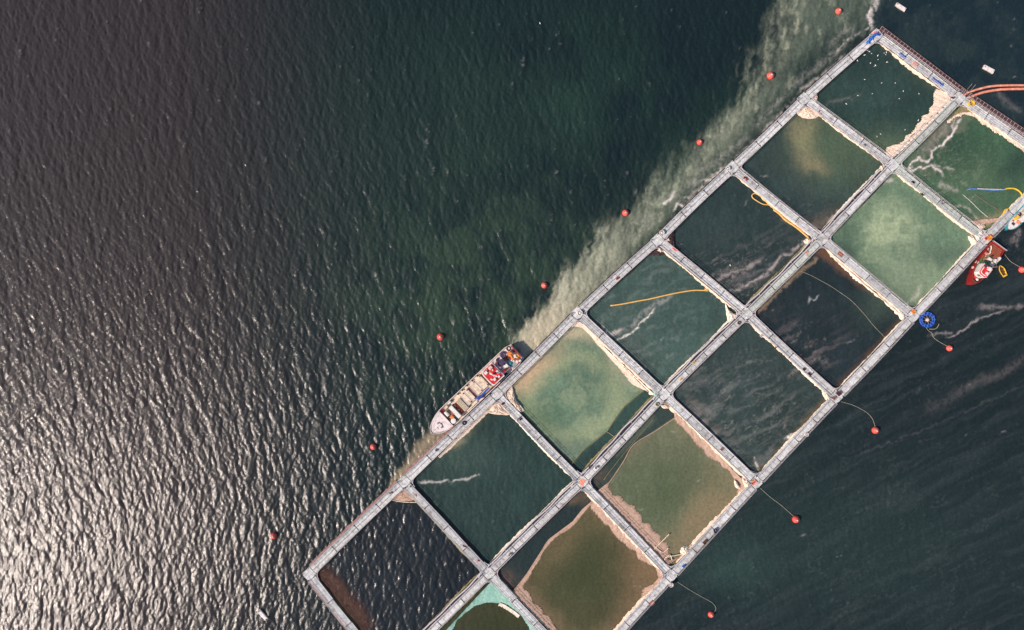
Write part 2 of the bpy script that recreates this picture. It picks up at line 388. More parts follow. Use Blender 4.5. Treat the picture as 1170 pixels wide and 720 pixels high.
# fine filaments of silt drawn out by the current
f1 = fbm(su / 42 + 2.5 * n1, sv / 11 + 2.5 * n2, 3, 4); f2 = fbm(su / 26 + 3 * n2, sv / 8 + 3 * n1, 7, 4)
fil = sstep(1 - np.abs(f1 - .5) * 26, 0, 1) * .7 + sstep(1 - np.abs(f2 - .47) * 30, 0, 1) * .6
fil = fil * sstep(fbm(PX / 3, PY / 3, 2, 3), .3, .7)
for k_, (x_, y_, rx_, ry_), al_, c_ in (('U4', (850, 318, 60, 34), .5, (150, 142, 134)), ('U3', (735, 400, 40, 40), .35, (130, 138, 128)), ('L3', (850, 470, 70, 60), .5, (140, 140, 132)),
                                      ('L4', (900, 405, 50, 36), .6, (130, 120, 112)), ('L6', (1075, 190, 50, 60), .4, (150, 156, 132)), ('U1', (560, 560, 60, 50), .15, (100, 116, 108)), ('U5', (900, 245, 40, 24), .4, (140, 124, 104)), ('U6', (980, 120, 50, 30), .2, (100, 116, 100))):
    blend(CM[k_] * gauss(x_, y_, rx_, ry_) * fil * al_, c_)
blend(right * fil * .2 * sstep(cl2, .35, .65), (92, 100, 96))
# foam and scum lines drifting on the surface
brk = fbm(PX / 5, PY / 5, 1, 3, .7); brk2 = fbm(PX / 2.4, PY / 2.4, 4, 3, .7)
def streak(pts, w, col, al=.8, br=.45, warp=1):
    w = w * .72; al = al * .8; yv = sum(col) / 3; col = tuple(v * .45 + yv * .55 + 10 for v in col)
    x0 = min(p[0] for p in pts) - 3 * w - 16; x1 = max(p[0] for p in pts) + 3 * w + 16
    y0 = min(p[1] for p in pts) - 3 * w - 16; y1 = max(p[1] for p in pts) + 3 * w + 16
    c0, c1 = np.searchsorted(PX[0], (x0, x1)); r0, r1 = np.searchsorted(-PY[:, 0], (-y1, -y0))
    sl = (slice(r0, r1), slice(c0, c1))
    if r1 <= r0 or c1 <= c0: return
    X = (PX if warp == 0 else QX)[sl]; Y = (PY if warp == 0 else QY)[sl]
    d, t = seg_dist(X, Y, pts)
    m = np.exp(-(d / w) ** 2) * sstep(brk[sl] * .5 + brk2[sl] * .5, br - .12, br + .12) * al * np.clip(np.minimum(t, 1 - t) * 8 + .35, 0, 1)
    c = tint(col); m = m[..., None]; CO[sl] = CO[sl] * (1 - m) + c * m
for p in ([(838, 188), (846, 178), (852, 180), (858, 170), (866, 166)], [(866, 164), (872, 156), (880, 154), (884, 146), (894, 138)], [(896, 138), (902, 128), (910, 124), (914, 114), (922, 108)], [(770, 240), (776, 234), (784, 236), (790, 226), (800, 224)],
          [(800, 205), (814, 204), (822, 196), (836, 194)], [(756, 234), (766, 228), (772, 218)], [(932, 92), (940, 90), (946, 82), (956, 78)], [(958, 76), (966, 66), (976, 62), (982, 52)], [(990, 34), (994, 26), (992, 16), (998, 6)]):
    streak(p, 1.7, (200, 196, 176), 1.0, .36)
FO = (205, 190, 172)
streak([(1002, -4), (999, 8), (993, 20), (997, 36)], 4, (178, 176, 156), .8, .42)
for p in ([(826, 196), (846, 176), (866, 160)], [(870, 152), (892, 130), (908, 114)], [(912, 106), (930, 92), (950, 78), (966, 62)], [(800, 218), (812, 200), (826, 192)], [(955, 60), (968, 45), (984, 36)], [(770, 236), (790, 222), (806, 214)], [(740, 262), (752, 250)]):
    streak(p, 3.2, (176, 172, 150), .6, .48)
    streak([(a - 9, b - 6) for a, b in p], 5, (140, 146, 124), .4, .45)
streak([(816, 322), (833, 314), (849, 308), (871, 297)], 3, (160, 140, 130), .7, .43)
streak([(834, 334), (853, 325.6), (875.6, 314), (891, 294), (904.5, 288), (921, 274)], 2.4, (170, 150, 138), .85, .4)
streak([(720, 374), (732, 361), (746, 349), (768, 337)], 3.6, (160, 158, 146), .5, .46)
streak([(704, 389), (721, 380.6), (729, 373.6), (741, 361), (748, 354)], 1.5, (220, 215, 190), .95, .38)
streak([(688, 370), (692, 380), (700, 382), (712, 376)], 3, (200, 184, 160), .8, .38)
streak([(735, 420), (738, 432), (748, 440), (757, 440)], 3, (140, 138, 124), .6, .4)
streak([(479, 551), (500, 552), (522, 549), (548, 543)], 1.8, (190, 190, 176), .8, .38)
streak([(1098, 136), (1090, 148), (1083, 160), (1076, 168)], 1.4, (220, 205, 186), .9, .36)
streak([(1092, 134), (1086, 155), (1077, 165), (1063, 171), (1066, 180), (1058, 186), (1049, 180), (1040, 187), (1040, 196), (1063, 190), (1074, 196), (1077, 202)], 1.6, (225, 205, 190), .95, .36)
streak([(1072, 208), (1085, 215), (1096, 219)], 3, (170, 160, 146), .7, .45)
streak([(1064, 190), (1090, 193)], 2, (200, 190, 170), .6, .42); streak([(1085, 142), (1068, 160), (1050, 176)], 7, (130, 124, 108), .5, .42)
streak([(1090, 235), (1105, 238), (1114, 246), (1118, 251)], 1.8, (170, 160, 146), .7, .38)
streak([(940, 121), (962, 114), (985, 108)], 3, (92, 104, 94), .5, .42)
streak([(1080, 386), (1100, 379), (1110, 370), (1122, 362), (1148, 356)], 1.3, (160, 150, 142), .7, .4)
streak([(980, 520), (1060, 490), (1172, 440)], 1.3, (70, 80, 80), .35, .42)
streak([(1118, 350), (1150, 352), (1172, 349)], 3.4, (136, 126, 120), .55, .42); streak([(1062, 383), (1090, 380)], 1.6, (150, 140, 130), .6, .4)
streak([(1100, 446), (1120, 434), (1146, 426), (1172, 408)], 7, (84, 74, 68), .5, .4); streak([(1060, 470), (1100, 446)], 10, (60, 62, 62), .5, .4)
streak([(1156, 278), (1160, 268), (1166, 262), (1160, 286)], 3, (124, 110, 104), .7, .44); streak([(1140, 105), (1150, 118), (1164, 124)], 6, (92, 92, 92), .55, .44)
streak([(905, 462), (890, 500), (870, 522)], 2, (110, 100, 84), .3, .46); streak([(897, 500), (907, 497)], 1.8, (235, 225, 200), .9, .35)
streak([(862, 522), (866, 532), (868, 538)], 1.8, (220, 200, 160), .8, .42)
streak([(923, 345), (927, 340), (931, 342), (936, 338)], 1.2, (150, 160, 160), .9, .25)
streak([(1034, 352), (1040, 342), (1048, 338), (1052, 325)], 3, (182, 180, 140), .6, .42)
streak([(895, 250), (908, 256), (920, 258), (932, 262)], 3.5, (130, 112, 100), .7, .44); streak([(900, 430), (915, 420), (935, 408), (946, 418)], 4, (132, 118, 110), .55, .46)
streak([(946, 258), (951, 246), (966, 238), (980, 226), (1003, 204)], 1.6, (176, 160, 116), .8, .3)
streak([(800, 490), (812, 502), (822, 520), (826, 536)], 5, (132, 122, 118), .4, .46); streak([(790, 470), (806, 466), (816, 478)], 4, (116, 116, 110), .45, .45)
streak([(838, 424), (860, 412)], 3, (120, 122, 116), .5, .45)
streak([(1020, 205), (1012, 208)], 2.4, (190, 170, 150), .8, .3)
for _ in range(34):      # loose specks and short wisps of scum
    x = random.uniform(700, 1165); y = random.uniform(max(5, 1000 - x), 715); L = random.uniform(2, 10); a = random.uniform(-1.0, -.1)
    streak([(x, y), (x + L * math.cos(a), y + L * math.sin(a))], random.uniform(.7, 1.3), (150, 150, 140), .45, .44)

# sea state: open on the left, damped by the nets and in their lee
state = np.ones(PX.shape, np.float32)
state = np.where(right > .5, .42, state)
pl = sstep(dpl, -10, 30); state = state * (1 - .2 * pl)
state = state * (1 - .1 * sstep(PX, 500, 900))
for k, v in dict(U0=.75, U1=.42, U2=.24, U3=.3, U4=.32, U5=.3, U6=.32, L0=.25, L1=.2, L2=.2, L3=.3, L4=.3, L5=.28, L6=.28).items():
    state = state * (1 - CM[k]) + v * CM[k]
# whitecap flecks on the steepest crests
cr = sstep(h, h.std() * 2.35, h.std() * 3.0) * state * sstep(brk2, .45, .62)
blend(cr * .22, (150, 152, 148))
border = sstep(np.minimum(HX - np.abs(FX), HY - np.abs(FY)), 0, 8)
st = state * border
VX = FX + dxx * st * .8; VY = FY + dyy * st * .8; VZ = h * st
# wrap the fine patch with coarse rings out to the horizon
ext = np.array([3, 8, 20, 60, 180, 600, 2000, 7000.0])
def widen(M, axis, coord=None):
    lo = np.take(M, [0], axis=axis); hi = np.take(M, [-1], axis=axis)
    L = [lo + (-(e) if coord else 0) for e in ext[::-1]]; H_ = [hi + (e if coord else 0) for e in ext]
    return np.concatenate(L + [M] + H_, axis=axis)
def expand(M, cx, cy): return widen(widen(M, 1, cx), 0, cy)
VX2 = expand(VX, True, False); VY2 = expand(VY, False, True); VZ2 = expand(VZ, False, False)
CO2 = np.stack([expand(CO[..., i], False, False) for i in range(3)] + [expand(np.maximum(state, .3), False, False)], -1)
ny, nx = VX2.shape; NV = ny * nx
co = np.stack([VX2, VY2, VZ2], -1).reshape(-1).astype(np.float32)
idx = np.arange(NV, dtype=np.int32).reshape(ny, nx)
fc = np.stack([idx[:-1, :-1], idx[:-1, 1:], idx[1:, 1:], idx[1:, :-1]], -1).reshape(-1, 4)
me = bpy.data.meshes.new('water'); me.vertices.add(NV); me.vertices.foreach_set('co', co)
me.loops.add(fc.size); me.loops.foreach_set('vertex_index', fc.reshape(-1))
me.polygons.add(len(fc)); me.polygons.foreach_set('loop_start', np.arange(0, fc.size, 4, dtype=np.int32))
me.update(calc_edges=True); me.polygons.foreach_set('use_smooth', np.ones(len(fc), bool))
at = me.attributes.new('silt', 'FLOAT_COLOR', 'POINT'); at.data.foreach_set('color', CO2.reshape(-1).astype(np.float32))  # full water colour, including the glint haze painted on the left
wm = bpy.data.materials.new('sea_water'); wm.use_nodes = True; n = wm.node_tree.nodes; l = wm.node_tree.links
b = n['Principled BSDF']; b.inputs['IOR'].default_value = 1.333; b.inputs['Roughness'].default_value = 0.19
b.inputs['Coat Weight'].default_value = 0.36; b.inputs['Coat Roughness'].default_value = 0.46; b.inputs['Coat IOR'].default_value = 1.33
atn = n.new('ShaderNodeAttribute'); atn.attribute_name = 'silt'
geo = n.new('ShaderNodeNewGeometry')
gn = n.new('ShaderNodeTexNoise'); gn.inputs['Scale'].default_value = 1.6; gn.inputs['Detail'].default_value = 8; gn.inputs['Roughness'].default_value = .75
l.new(geo.outputs['Position'], gn.inputs['Vector'])
gr = n.new('ShaderNodeMapRange'); gr.inputs['From Min'].default_value = .3; gr.inputs['From Max'].default_value = .7; gr.inputs['To Min'].default_value = .72; gr.inputs['To Max'].default_value = 1.28
l.new(gn.outputs['Fac'], gr.inputs['Value'])
vm = n.new('ShaderNodeVectorMath'); vm.operation = 'SCALE'; l.new(atn.outputs['Color'], vm.inputs[0]); l.new(gr.outputs[0], vm.inputs['Scale']); l.new(vm.outputs[0], b.inputs['Base Color'])
mp = n.new('ShaderNodeMapping'); mp.inputs['Scale'].default_value = (1.0, .55, 1); mp.inputs['Rotation'].default_value = (0, 0, R(-12))
l.new(geo.outputs['Position'], mp.inputs['Vector'])
b1 = n.new('ShaderNodeTexNoise'); b1.inputs['Scale'].default_value = 3.0; b1.inputs['Detail'].default_value = 6; b1.inputs['Roughness'].default_value = .6; b1.inputs['Distortion'].default_value = .6
l.new(mp.outputs[0], b1.inputs['Vector'])
ms = n.new('ShaderNodeMath'); ms.operation = 'MULTIPLY'; l.new(b1.outputs['Fac'], ms.inputs[0]); l.new(atn.outputs['Alpha'], ms.inputs[1])
bp = n.new('ShaderNodeBump'); bp.inputs['Strength'].default_value = 1.0; bp.inputs['Distance'].default_value = 0.06
l.new(ms.outputs[0], bp.inputs['Height'])
b2 = n.new('ShaderNodeTexNoise'); b2.inputs['Scale'].default_value = 5.5; b2.inputs['Detail'].default_value = 3; b2.inputs['Roughness'].default_value = .6
l.new(mp.outputs[0], b2.inputs['Vector'])
ms2 = n.new('ShaderNodeMath'); ms2.operation = 'MULTIPLY'; l.new(b2.outputs['Fac'], ms2.inputs[0]); l.new(atn.outputs['Alpha'], ms2.inputs[1])
bp2 = n.new('ShaderNodeBump'); bp2.inputs['Strength'].default_value = 1.0; bp2.inputs['Distance'].default_value = 0.03
l.new(ms2.outputs[0], bp2.inputs['Height']); l.new(bp.outputs[0], bp2.inputs['Normal']); l.new(bp2.outputs[0], b.inputs['Normal'])
me.materials.append(wm)
wo = bpy.data.objects.new('water', me); COL.objects.link(wo); wo['kind'] = 'structure'
del VX2, VY2, VZ2, CO2, co, fc

# ------------------------------------------------------------------ materials
W = material
M = dict(
    deck=W('galvanised_deck', lin((204, 205, 204)), .6, .22, 1.6, metal=.0, bump=.02, bscale=14, dirt=lin((146, 142, 136)), objvar=.15),
    deck_green=W('algae_deck', lin((190, 194, 188)), .6, .18, 2.0, bump=.02, bscale=14, dirt=lin((140, 158, 142)), objvar=.08),
    beam=W('galvanised_beam', lin((176, 168, 172)), .5, .2, 3, dirt=lin((120, 100, 96))),
    rail=W('galvanised_rail', lin((196, 190, 192)), .4, .2, 4),
    float=W('pontoon_float', lin((52, 48, 58)), .5, .3, 2, dirt=lin((92, 76, 60))),
    side=W('rusty_side', lin((150, 118, 112)), .7, .3, 4, dirt=lin((100, 74, 66))),
    seam=W('rubber_hinge', lin((46, 40, 50)), .8, .2, 4),
    net_cream=W('cream_net', lin((236, 216, 194)), .85, .28, 5, bump=.12, bscale=6, dirt=lin((196, 158, 130)), holes=.10),
    net_white=W('white_net', lin((240, 228, 208)), .85, .2, 4, bump=.15, bscale=5, dirt=lin((205, 182, 156)), holes=.10),
    net_tan=W('tan_net', lin((190, 160, 140)), .85, .22, 2.5, bump=.06, bscale=5, dirt=lin((164, 132, 112)), holes=.26),
    net_brown=W('brown_net', lin((84, 58, 48)), .9, .5, 3, bump=.12, bscale=4, dirt=lin((104, 80, 70)), holes=.26),
    net_dark=W('dark_net', lin((58, 44, 46)), .9, .4, 5, bump=.1, bscale=7, dirt=lin((96, 78, 76)), holes=.22),  # dark bunches and fringes, also the rims coloured dark for shade
    net_teal=W('teal_net', lin((134, 182, 166)), .8, .2, 3, bump=.08, bscale=6, dirt=lin((176, 204, 188)), holes=.10),
    net_olive=W('olive_net', lin((130, 120, 82)), .9, .3, 4, bump=.08, bscale=6, dirt=lin((164, 148, 108)), holes=.2),
    buoy=W('red_buoy', lin((224, 88, 76)), .5, .25, 2.5, dirt=lin((206, 128, 108)), objvar=.18),
    white=W('white_paint', lin((226, 222, 216)), .45, .12, 3, dirt=lin((186, 172, 160))),
    cream=W('cream_paint', lin((222, 204, 180)), .6, .14, 2, dirt=lin((172, 146, 124))),
    pinkw=W('pink_white_paint', lin((228, 216, 212)), .5, .1, 2, dirt=lin((200, 178, 172))),
    red=W('red_paint', lin((206, 44, 50)), .45, .2, 3, dirt=lin((170, 40, 44))),
    hullred=W('red_hull', lin((146, 38, 38)), .4, .2, 2, dirt=lin((120, 24, 32))),
    hulldark=W('dark_hull', lin((64, 40, 44)), .5, .2, 2, dirt=lin((104, 66, 60))),
    blue=W('blue_paint', lin((40, 82, 180)), .45, .2, 3, dirt=lin((30, 58, 130))),
    bluenet=W('blue_rope', lin((54, 112, 196)), .8, .35, 6, dirt=lin((34, 66, 150)), bump=.1, bscale=9),
    orange=W('orange_paint', lin((222, 136, 62)), .5, .2, 3, dirt=lin((186, 96, 46))),
    brick=W('oxide_deck', lin((156, 84, 60)), .7, .22, 3, dirt=lin((140, 64, 50))),
    yellow=W('yellow_paint', lin((232, 190, 60)), .5, .15, 3, dirt=lin((206, 158, 60))),
    hose=W('yellow_hose', lin((228, 176, 92)), .5, .15, 3, dirt=lin((236, 200, 140))),
    salmon=W('salmon_hose', lin((226, 140, 112)), .5, .2, 2, dirt=lin((240, 190, 168))),
    bluehose=W('blue_hose', lin((70, 120, 190)), .5, .25, 3, dirt=lin((150, 180, 210))),
    rope=W('pale_rope', lin((176, 170, 146)), .8, .3, 3),
    green=W('green_paint', lin((70, 130, 84)), .6, .2, 3, dirt=lin((52, 92, 60))),
    khaki=W('grey_green_deck', lin((128, 124, 100)), .7, .2, 3, dirt=lin((92, 96, 70))),
    greyg=W('pale_grey_green_deck', lin((150, 162, 160)), .6, .2, 3, dirt=lin((118, 122, 126))),
    dark=W('black_rubber', lin((34, 30, 38)), .8, .2, 4),
    purple=W('dark_grey_paint', lin((72, 58, 84)), .5, .2, 3),
    maroon=W('maroon_grating', lin((84, 58, 60)), .8, .3, 4, dirt=lin((52, 38, 42))),
    teal=W('teal_paint', lin((60, 150, 165)), .4, .15, 3),
    glass=W('window_glass', lin((36, 44, 54)), .1, .05, 3, spec=.8),
    wood=W('brown_wood', lin((96, 66, 44)), .8, .3, 4, dirt=lin((60, 42, 30))),
    steel=W('grey_steel', lin((140, 136, 142)), .4, .2, 4, dirt=lin((96, 84, 84))),
    gull=W('white_feathers', lin((240, 238, 232)), .7, .05, 4),
    gullgrey=W('grey_feathers', lin((130, 134, 140)), .7, .05, 4),
)

# ------------------------------------------------------------------ walkways
DZ = 0.62; DW = 2.02
cage_name = dict(
    U0='dark corner cage with brown net', U1='dark cage at the ship bow', U2='bright green cage by the ship stern', U3='cage with the straight yellow hose',
    U4='cage with the looped yellow hose', U5='cage with the tan cloud', U6='gull dotted top cage',
    L0='turquoise net cage', L1='olive brown bottom cage', L2='olive cage with net scraps',
    L3='slate cage with silt streaks', L4='black cage with curved rope', L5='milky pale green cage', L6='cage with the blue hose')

def unit(p, q):
    d = q - p; L = d.length; d = d / L; return d, Vector((-d.y, d.x, 0)), L      # second: to the left of travel

_sec_cache = {}
def section_mesh(L, seam, mat):
    """deck section: two side channels, cross planks of grating with gaps, and a lengthwise joint"""
    key = (round(L, 2), seam, mat.name, DW)
    if key in _sec_cache: return _sec_cache[key]
    m = MB(); n = max(2, int(L / 1.1)); hw = DW / 2
    for k in range(n):
        x = -L / 2 + L * (k + .5) / n; w = L / n - .05
        y0, y1 = -hw + .13, seam - .05; m.box((x, (y0 + y1) / 2, 0), (w, y1 - y0, .07))
        y0, y1 = seam + .05, hw - .13; m.box((x, (y0 + y1) / 2, 0), (w, y1 - y0, .07))
    for sgn in (-1, 1): m.box((0, sgn * (hw - .055), .03), (L - .04, .11, .16))
    for k in range(n + 1):
        x = -L / 2 + .05 + (L - .1) * k / n; m.box((x, 0, -.09), (.08, DW - .2, .1))
    me = bpy.data.meshes.new('deck_section'); me.from_pydata(m.v, [], m.f); me.materials.append(mat); me.update()
    _sec_cache[key] = me; return me

def add_mesh(name, me, parent, loc, rz):
    o = bpy.data.objects.new(name, me); COL.objects.link(o); o.parent = parent; o.location = loc; o.rotation_euler = (0, 0, rz); return o

def walkway(p, q, label, mat, seam=.25, side=None, gap0=1.22, gap1=1.22, catwalk=0, rack=False, fringe=None, dw=1.68):
    global DW
    DW = dw
    P0, P1 = P(*p, DZ), P(*q, DZ); P0.z = P1.z = 0
    d, nrm, L = unit(P0, P1); mid = (P0 + P1) / 2; rz = math.atan2(d.y, d.x)
    root = empty('walkway', label, 'walkway', mid, rz, 'steel walkways of the fish farm')
    x0, x1 = -L / 2 + gap0, L / 2 - gap1; LL = x1 - x0; n = max(1, round(LL / 6.6)); sl = LL / n
    bow = random.uniform(-.18, .18)
    def yb(x): return bow * math.cos(math.pi * x / L)
    me = section_mesh(sl - .14, seam, mat)
    for k in range(n):
        x = x0 + sl * (k + .5)
        s_ = add_mesh('deck_section', me, root, (x, yb(x) + random.uniform(-.06, .06), DZ + random.uniform(-.03, .03)), -bow * math.pi / L * math.sin(math.pi * x / L) + random.uniform(-.008, .008))
        f = MB()
        for yy in (-.5, .5): f.box((0, yy, 0), (sl * .8, .56, .55), taper=.9)
        f.build('float', M['float'], root).location = (x, yb(x), .26)
        if k:
            g = MB(); g.box((0, 0, 0), (.1, DW - .05, .1)); g.box((0, -.6, .08), (.24, .14, .1)); g.box((0, .6, .08), (.24, .14, .1))
            g.build('hinge', M['seam'], root).location = (x0 + sl * k, yb(x0 + sl * k), DZ - .03)
    for sgn in (-1, 1):
        r_ = MB(); yo = sgn * (DW / 2 + .02); npst = max(3, int(LL / 1.9))
        for k in range(npst + 1):
            x = x0 + LL * k / npst; r_.tube([(x, yb(x) + yo, DZ - .05), (x, yb(x) + yo, DZ + 1.0)], .035, 4)
        for zz in (.55, 1.0):
            r_.tube([(x0 + LL * k / 8, yb(x0 + LL * k / 8) + yo, DZ + zz) for k in range(9)], .04, 4)
        r_.build('handrail', M['rail'], root)
    rr = random.Random(label)
    if catwalk:      # narrow second beam running beside the deck with a dark slot between them
        cw = MB(); N = 40; pts = []; sl_ = MB()
        ph = rr.uniform(0, 6)
        for k in range(N + 1):
            x = x0 - .6 + (LL + 1.2) * k / N
            w = .14 * math.sin(k * .55 + ph) + .12 * math.sin(k * .21 + ph * 2)
            pts.append(Vector((x, catwalk * (DW / 2 + .5 + w * .7), DZ - .12)))
        cw.tube(pts, .17, 6); cw.build('side_pipe', M['rail'], root, smooth=True)
        sl_.box((0, 0, 0), (.1, .6, .08)); bme = None
        for k in range(2, N, 6):
            if bme is None: ob = sl_.build('bracket', M['beam'], root); bme = ob.data; ob.location = (pts[k].x, catwalk * (DW / 2 + .3), DZ - .06)
            else: add_mesh('bracket', bme, root, (pts[k].x, catwalk * (DW / 2 + .3), DZ - .06), 0)
        bk = MB(); bk.box((0, catwalk * (DW / 2 + .28), .3), (LL + .8, .5, .3)); bk.build('slot_beam', M['seam'], root)
    if rack:        # dark maroon grating rack with white crossbars on the seaward side
        rx0, rx1 = x0 - 1.4, x1 + 1.4; RL = rx1 - rx0; nb = int(RL / .92); y0, y1 = rack * (DW / 2 + .15), rack * (DW / 2 + 1.6)
        pl = MB()
        for k in range(nb):
            x = rx0 + RL * (k + .5) / nb
            pl.box((x, (y0 + y1) / 2, DZ - .2 + random.uniform(-.02, .02)), (RL / nb - .1, abs(y1 - y0), .08))
        pl.build('grating_rack', M['maroon'], root)
        for k in range(nb + 1):
            x = rx0 + RL * k / nb
            bar = MB(); bar.box((0, 0, 0), (.07, abs(y1 - y0) + .15, .07)); bar.build('crossbar', M['rail'], root).location = (x, (y0 + y1) / 2, DZ - .08)
        for yy in (y0, (y0 + y1) / 2, y1):
            t_ = MB(); t_.tube([(x0 - 1.4, yy, DZ - .02), (x1 + 1.4, yy, DZ - .02)], .05, 5); t_.build('rack_rail', M['side'], root)
    if fringe:      # (side, width, material) - ropes and weed hung along the outer edge
        sg, w, mm = fringe; f = MB(); N = int(LL / .5)
        ed = []
        for k in range(N + 1):
            x = x0 + LL * k / N; ww = w * (.75 + .5 * rr.random())
            ed.append((x, ww))
        vs = []; 
        for x, ww in ed:
            yb_ = yb(x) + sg * (DW / 2 + .05)
            vs += [(x, yb_, DZ - .12), (x, yb_ + sg * ww * .6, .42 + rr.uniform(-.05, .05)), (x, yb_ + sg * ww, .12)]
        fs = [(3 * k + j, 3 * k + j + 1, 3 * k + j + 4, 3 * k + j + 3) for k in range(N) for j in (0, 1)]
        f.add(vs, fs); f.build('hanging_ropes', M[mm], root, cover=[.8, .7, .45] * (N + 1))
    return root

for i in range(7):
    walkway(A[i], A[i + 1], 'outer walkway on the upper left side of the ' + cage_name['U%d' % i], M['deck'], seam=-.1, dw=1.86,
            catwalk=0, rack=False, fringe=(1, .55 if i < 2 else .22, 'side' if i < 2 else 'net_dark'))
    walkway(B[i], B[i + 1], 'walkway between the ' + cage_name['U%d' % i] + ' and ' + cage_name['L%d' % i],
            M['deck_green'] if i in (4, 6) else M['deck'], seam=.45, catwalk=1, dw=1.55)
    if i: walkway(C[i], C[i + 1], 'outer walkway on the lower right side of the ' + cage_name['L%d' % i], M['deck'], seam=.45, fringe=(-1, .3, 'net_dark'))
for i in range(8):
    nm = ('end walkway closing the ' + cage_name['U0']) if i == 0 else ('end walkway with maroon rack beside the ' + cage_name['U6']) if i == 7 else \
        'walkway from ' + cage_name['U%d' % (i - 1)] + ' to ' + cage_name['U%d' % i]
    walkway(A[i], B[i], nm, M['deck'], seam=.5 if i % 2 else -.45, rack=1 if i == 7 else False, fringe=(-1, .6, 'side') if i == 0 else None)
for i in range(1, 8):
    nm = ('end walkway with maroon rack beside the ' + cage_name['L6']) if i == 7 else \
        'walkway from ' + cage_name['L%d' % (i - 1)] + ' to ' + cage_name['L%d' % i]
    walkway(B[i], C[i], nm, M['deck_green'] if i in (6,) else M['deck'], seam=.5 if i % 2 else -.45, rack=1 if i == 7 else False)

# junction platforms
def junction(c, arms, label, redspot=False):
    """arms: unit directions (world xy) of the walkways that meet here"""
    O = P(*c, DZ); O.z = 0
    root = empty('junction_platform', label, 'platform', O, 0, 'platforms where the walkways meet')
    arms = sorted([(math.atan2(a.y, a.x) % (2 * math.pi), a) for a in arms], key=lambda t: t[0])
    r0 = arms[0][0]
    pl = MB(); hw = 1.42
    for ix in (-1, 0, 1):
        for iy in (-1, 0, 1):
            pl_ = MB(); pl_.box((0, 0, 0), (.76, .76, .09)); o = pl_.build('deck_plate', M['deck'], root)
            v = Matrix.Rotation(r0, 3, 'Z') @ Vector((ix * .79, iy * .79, DZ + .012)); o.location = v; o.rotation_euler = (0, 0, r0)
    fl = MB(); fl.box((0, 0, .27), (2.0, 2.0, .5), rz=r0, taper=.9); fl.build('float', M['float'], root)
    n = len(arms)
    for k in range(n):
        a, b_ = arms[k], arms[(k + 1) % n]; da = (b_[0] - a[0]) % (2 * math.pi)
        if da > math.pi * .8 and n > 1: continue
        # curved brace and gusset between two neighbouring walkways
        m1 = a[1]; m2 = b_[1]; s0 = 1.25
        inner = (m1 + m2) * 1.0
        e1 = inner * .98 + m1 * 1.6; e2 = inner * .98 + m2 * 1.6
        pts = []
        for t in range(9):
            t /= 8; pts.append(e1 * (1 - t) ** 2 + inner * 2 * t * (1 - t) + e2 * t ** 2)
        pts = [Vector((p_.x, p_.y, DZ - .02)) for p_ in pts]
        br = MB(); br.tube(pts, .09, 5); br.build('corner_brace', M['rail'], root, smooth=True)
        g = MB(); poly = [(inner.x * .93, inner.y * .93)] + [(p_.x, p_.y) for p_ in pts]
        g.prism(poly, DZ - .14, DZ - .09); g.build('gusset_plate', M['side' if random.random() < .3 else 'beam'], root)
    for k in range(4):
        bl = MB()
        an = r0 + math.pi / 4 + k * math.pi / 2; bl.lathe((math.cos(an) * 1.4, math.sin(an) * 1.4, DZ + .05), [(.09, 0), (.09, .3), (.14, .32), (.1, .38)], 8); bl.build('bollard', M['seam'], root)
    if redspot:
        m_ = MB(); m_.box((0, 0, DZ + .075), (1.5, 1.1, .03), rz=r0 + .3); m_.build('rubber_mat', M['salmon'], root)
    return root
jlab = {}
def arm(c, t):
    v = P(*t) - P(*c); v.z = 0; return v.normalized()
nbA = ['at the lower left corner of the whole farm beside open water', 'above the small tan net triangle, left of the ship bow', 'at the middle of the ship between the two cream net heaps',
       'with a white tub, where the silt plume is widest', 'with dark net bunches, above the straight yellow hose', 'with a white and red tub, above the looped yellow hose',
       'beside the round tan net heap with the tan cloud below', 'at the very top corner with the blue net pile']
nbB = [None, 'just above the turquoise net', 'with a red mat, between the two curved net edges', 'with the pale green net heap, lower left of the yellow rope heaps', 'beside the bright white net triangle',
       'above the black cage with the curved rope', 'at the lower end of the long crumpled pink cream net', 'where the salmon double hose comes aboard']
nbC = [None, None, 'beside a blue tarp and a white tub near the bottom edge', 'beside two bright white net heaps', 'with the maroon crate, above the long curved mooring rope', 'beside the round blue ring',
       'beside the red boat with the orange crate']
for i in range(8):
    arms = [arm(A[i], B[i])] + ([arm(A[i], A[i + 1])] if i < 7 else []) + ([arm(A[i], A[i - 1])] if i else [])
    junction(A[i], arms, 'junction platform ' + nbA[i])
    if i:
        arms = [arm(B[i], A[i]), arm(B[i], C[i]), arm(B[i], B[i - 1])] + ([arm(B[i], B[i + 1])] if i < 7 else [])
        junction(B[i], arms, 'four way platform ' + nbB[i], redspot=(i == 2))
    if 2 <= i < 7:
        junction(C[i], [arm(C[i], B[i]), arm(C[i], C[i - 1]), arm(C[i], C[i + 1])], 'junction platform ' + nbC[i])

# ------------------------------------------------------------------ cage nets
def net_root(k, what):
    i = int(k[1]); q = quad(i, k[0]) if k != 'L0' else [B[0], B[1], C[1], C0]
    cx = sum(p_[0] for p_ in q) / 4; cy = sum(p_[1] for p_ in q) / 4
    loc = P(cx, cy); r_ = empty('cage_net', what, 'net', loc, 0, 'nets of the fish cages'); return r_
NETS = {}
def local(r_, pts): return [Vector(p_) - r_.location for p_ in pts]

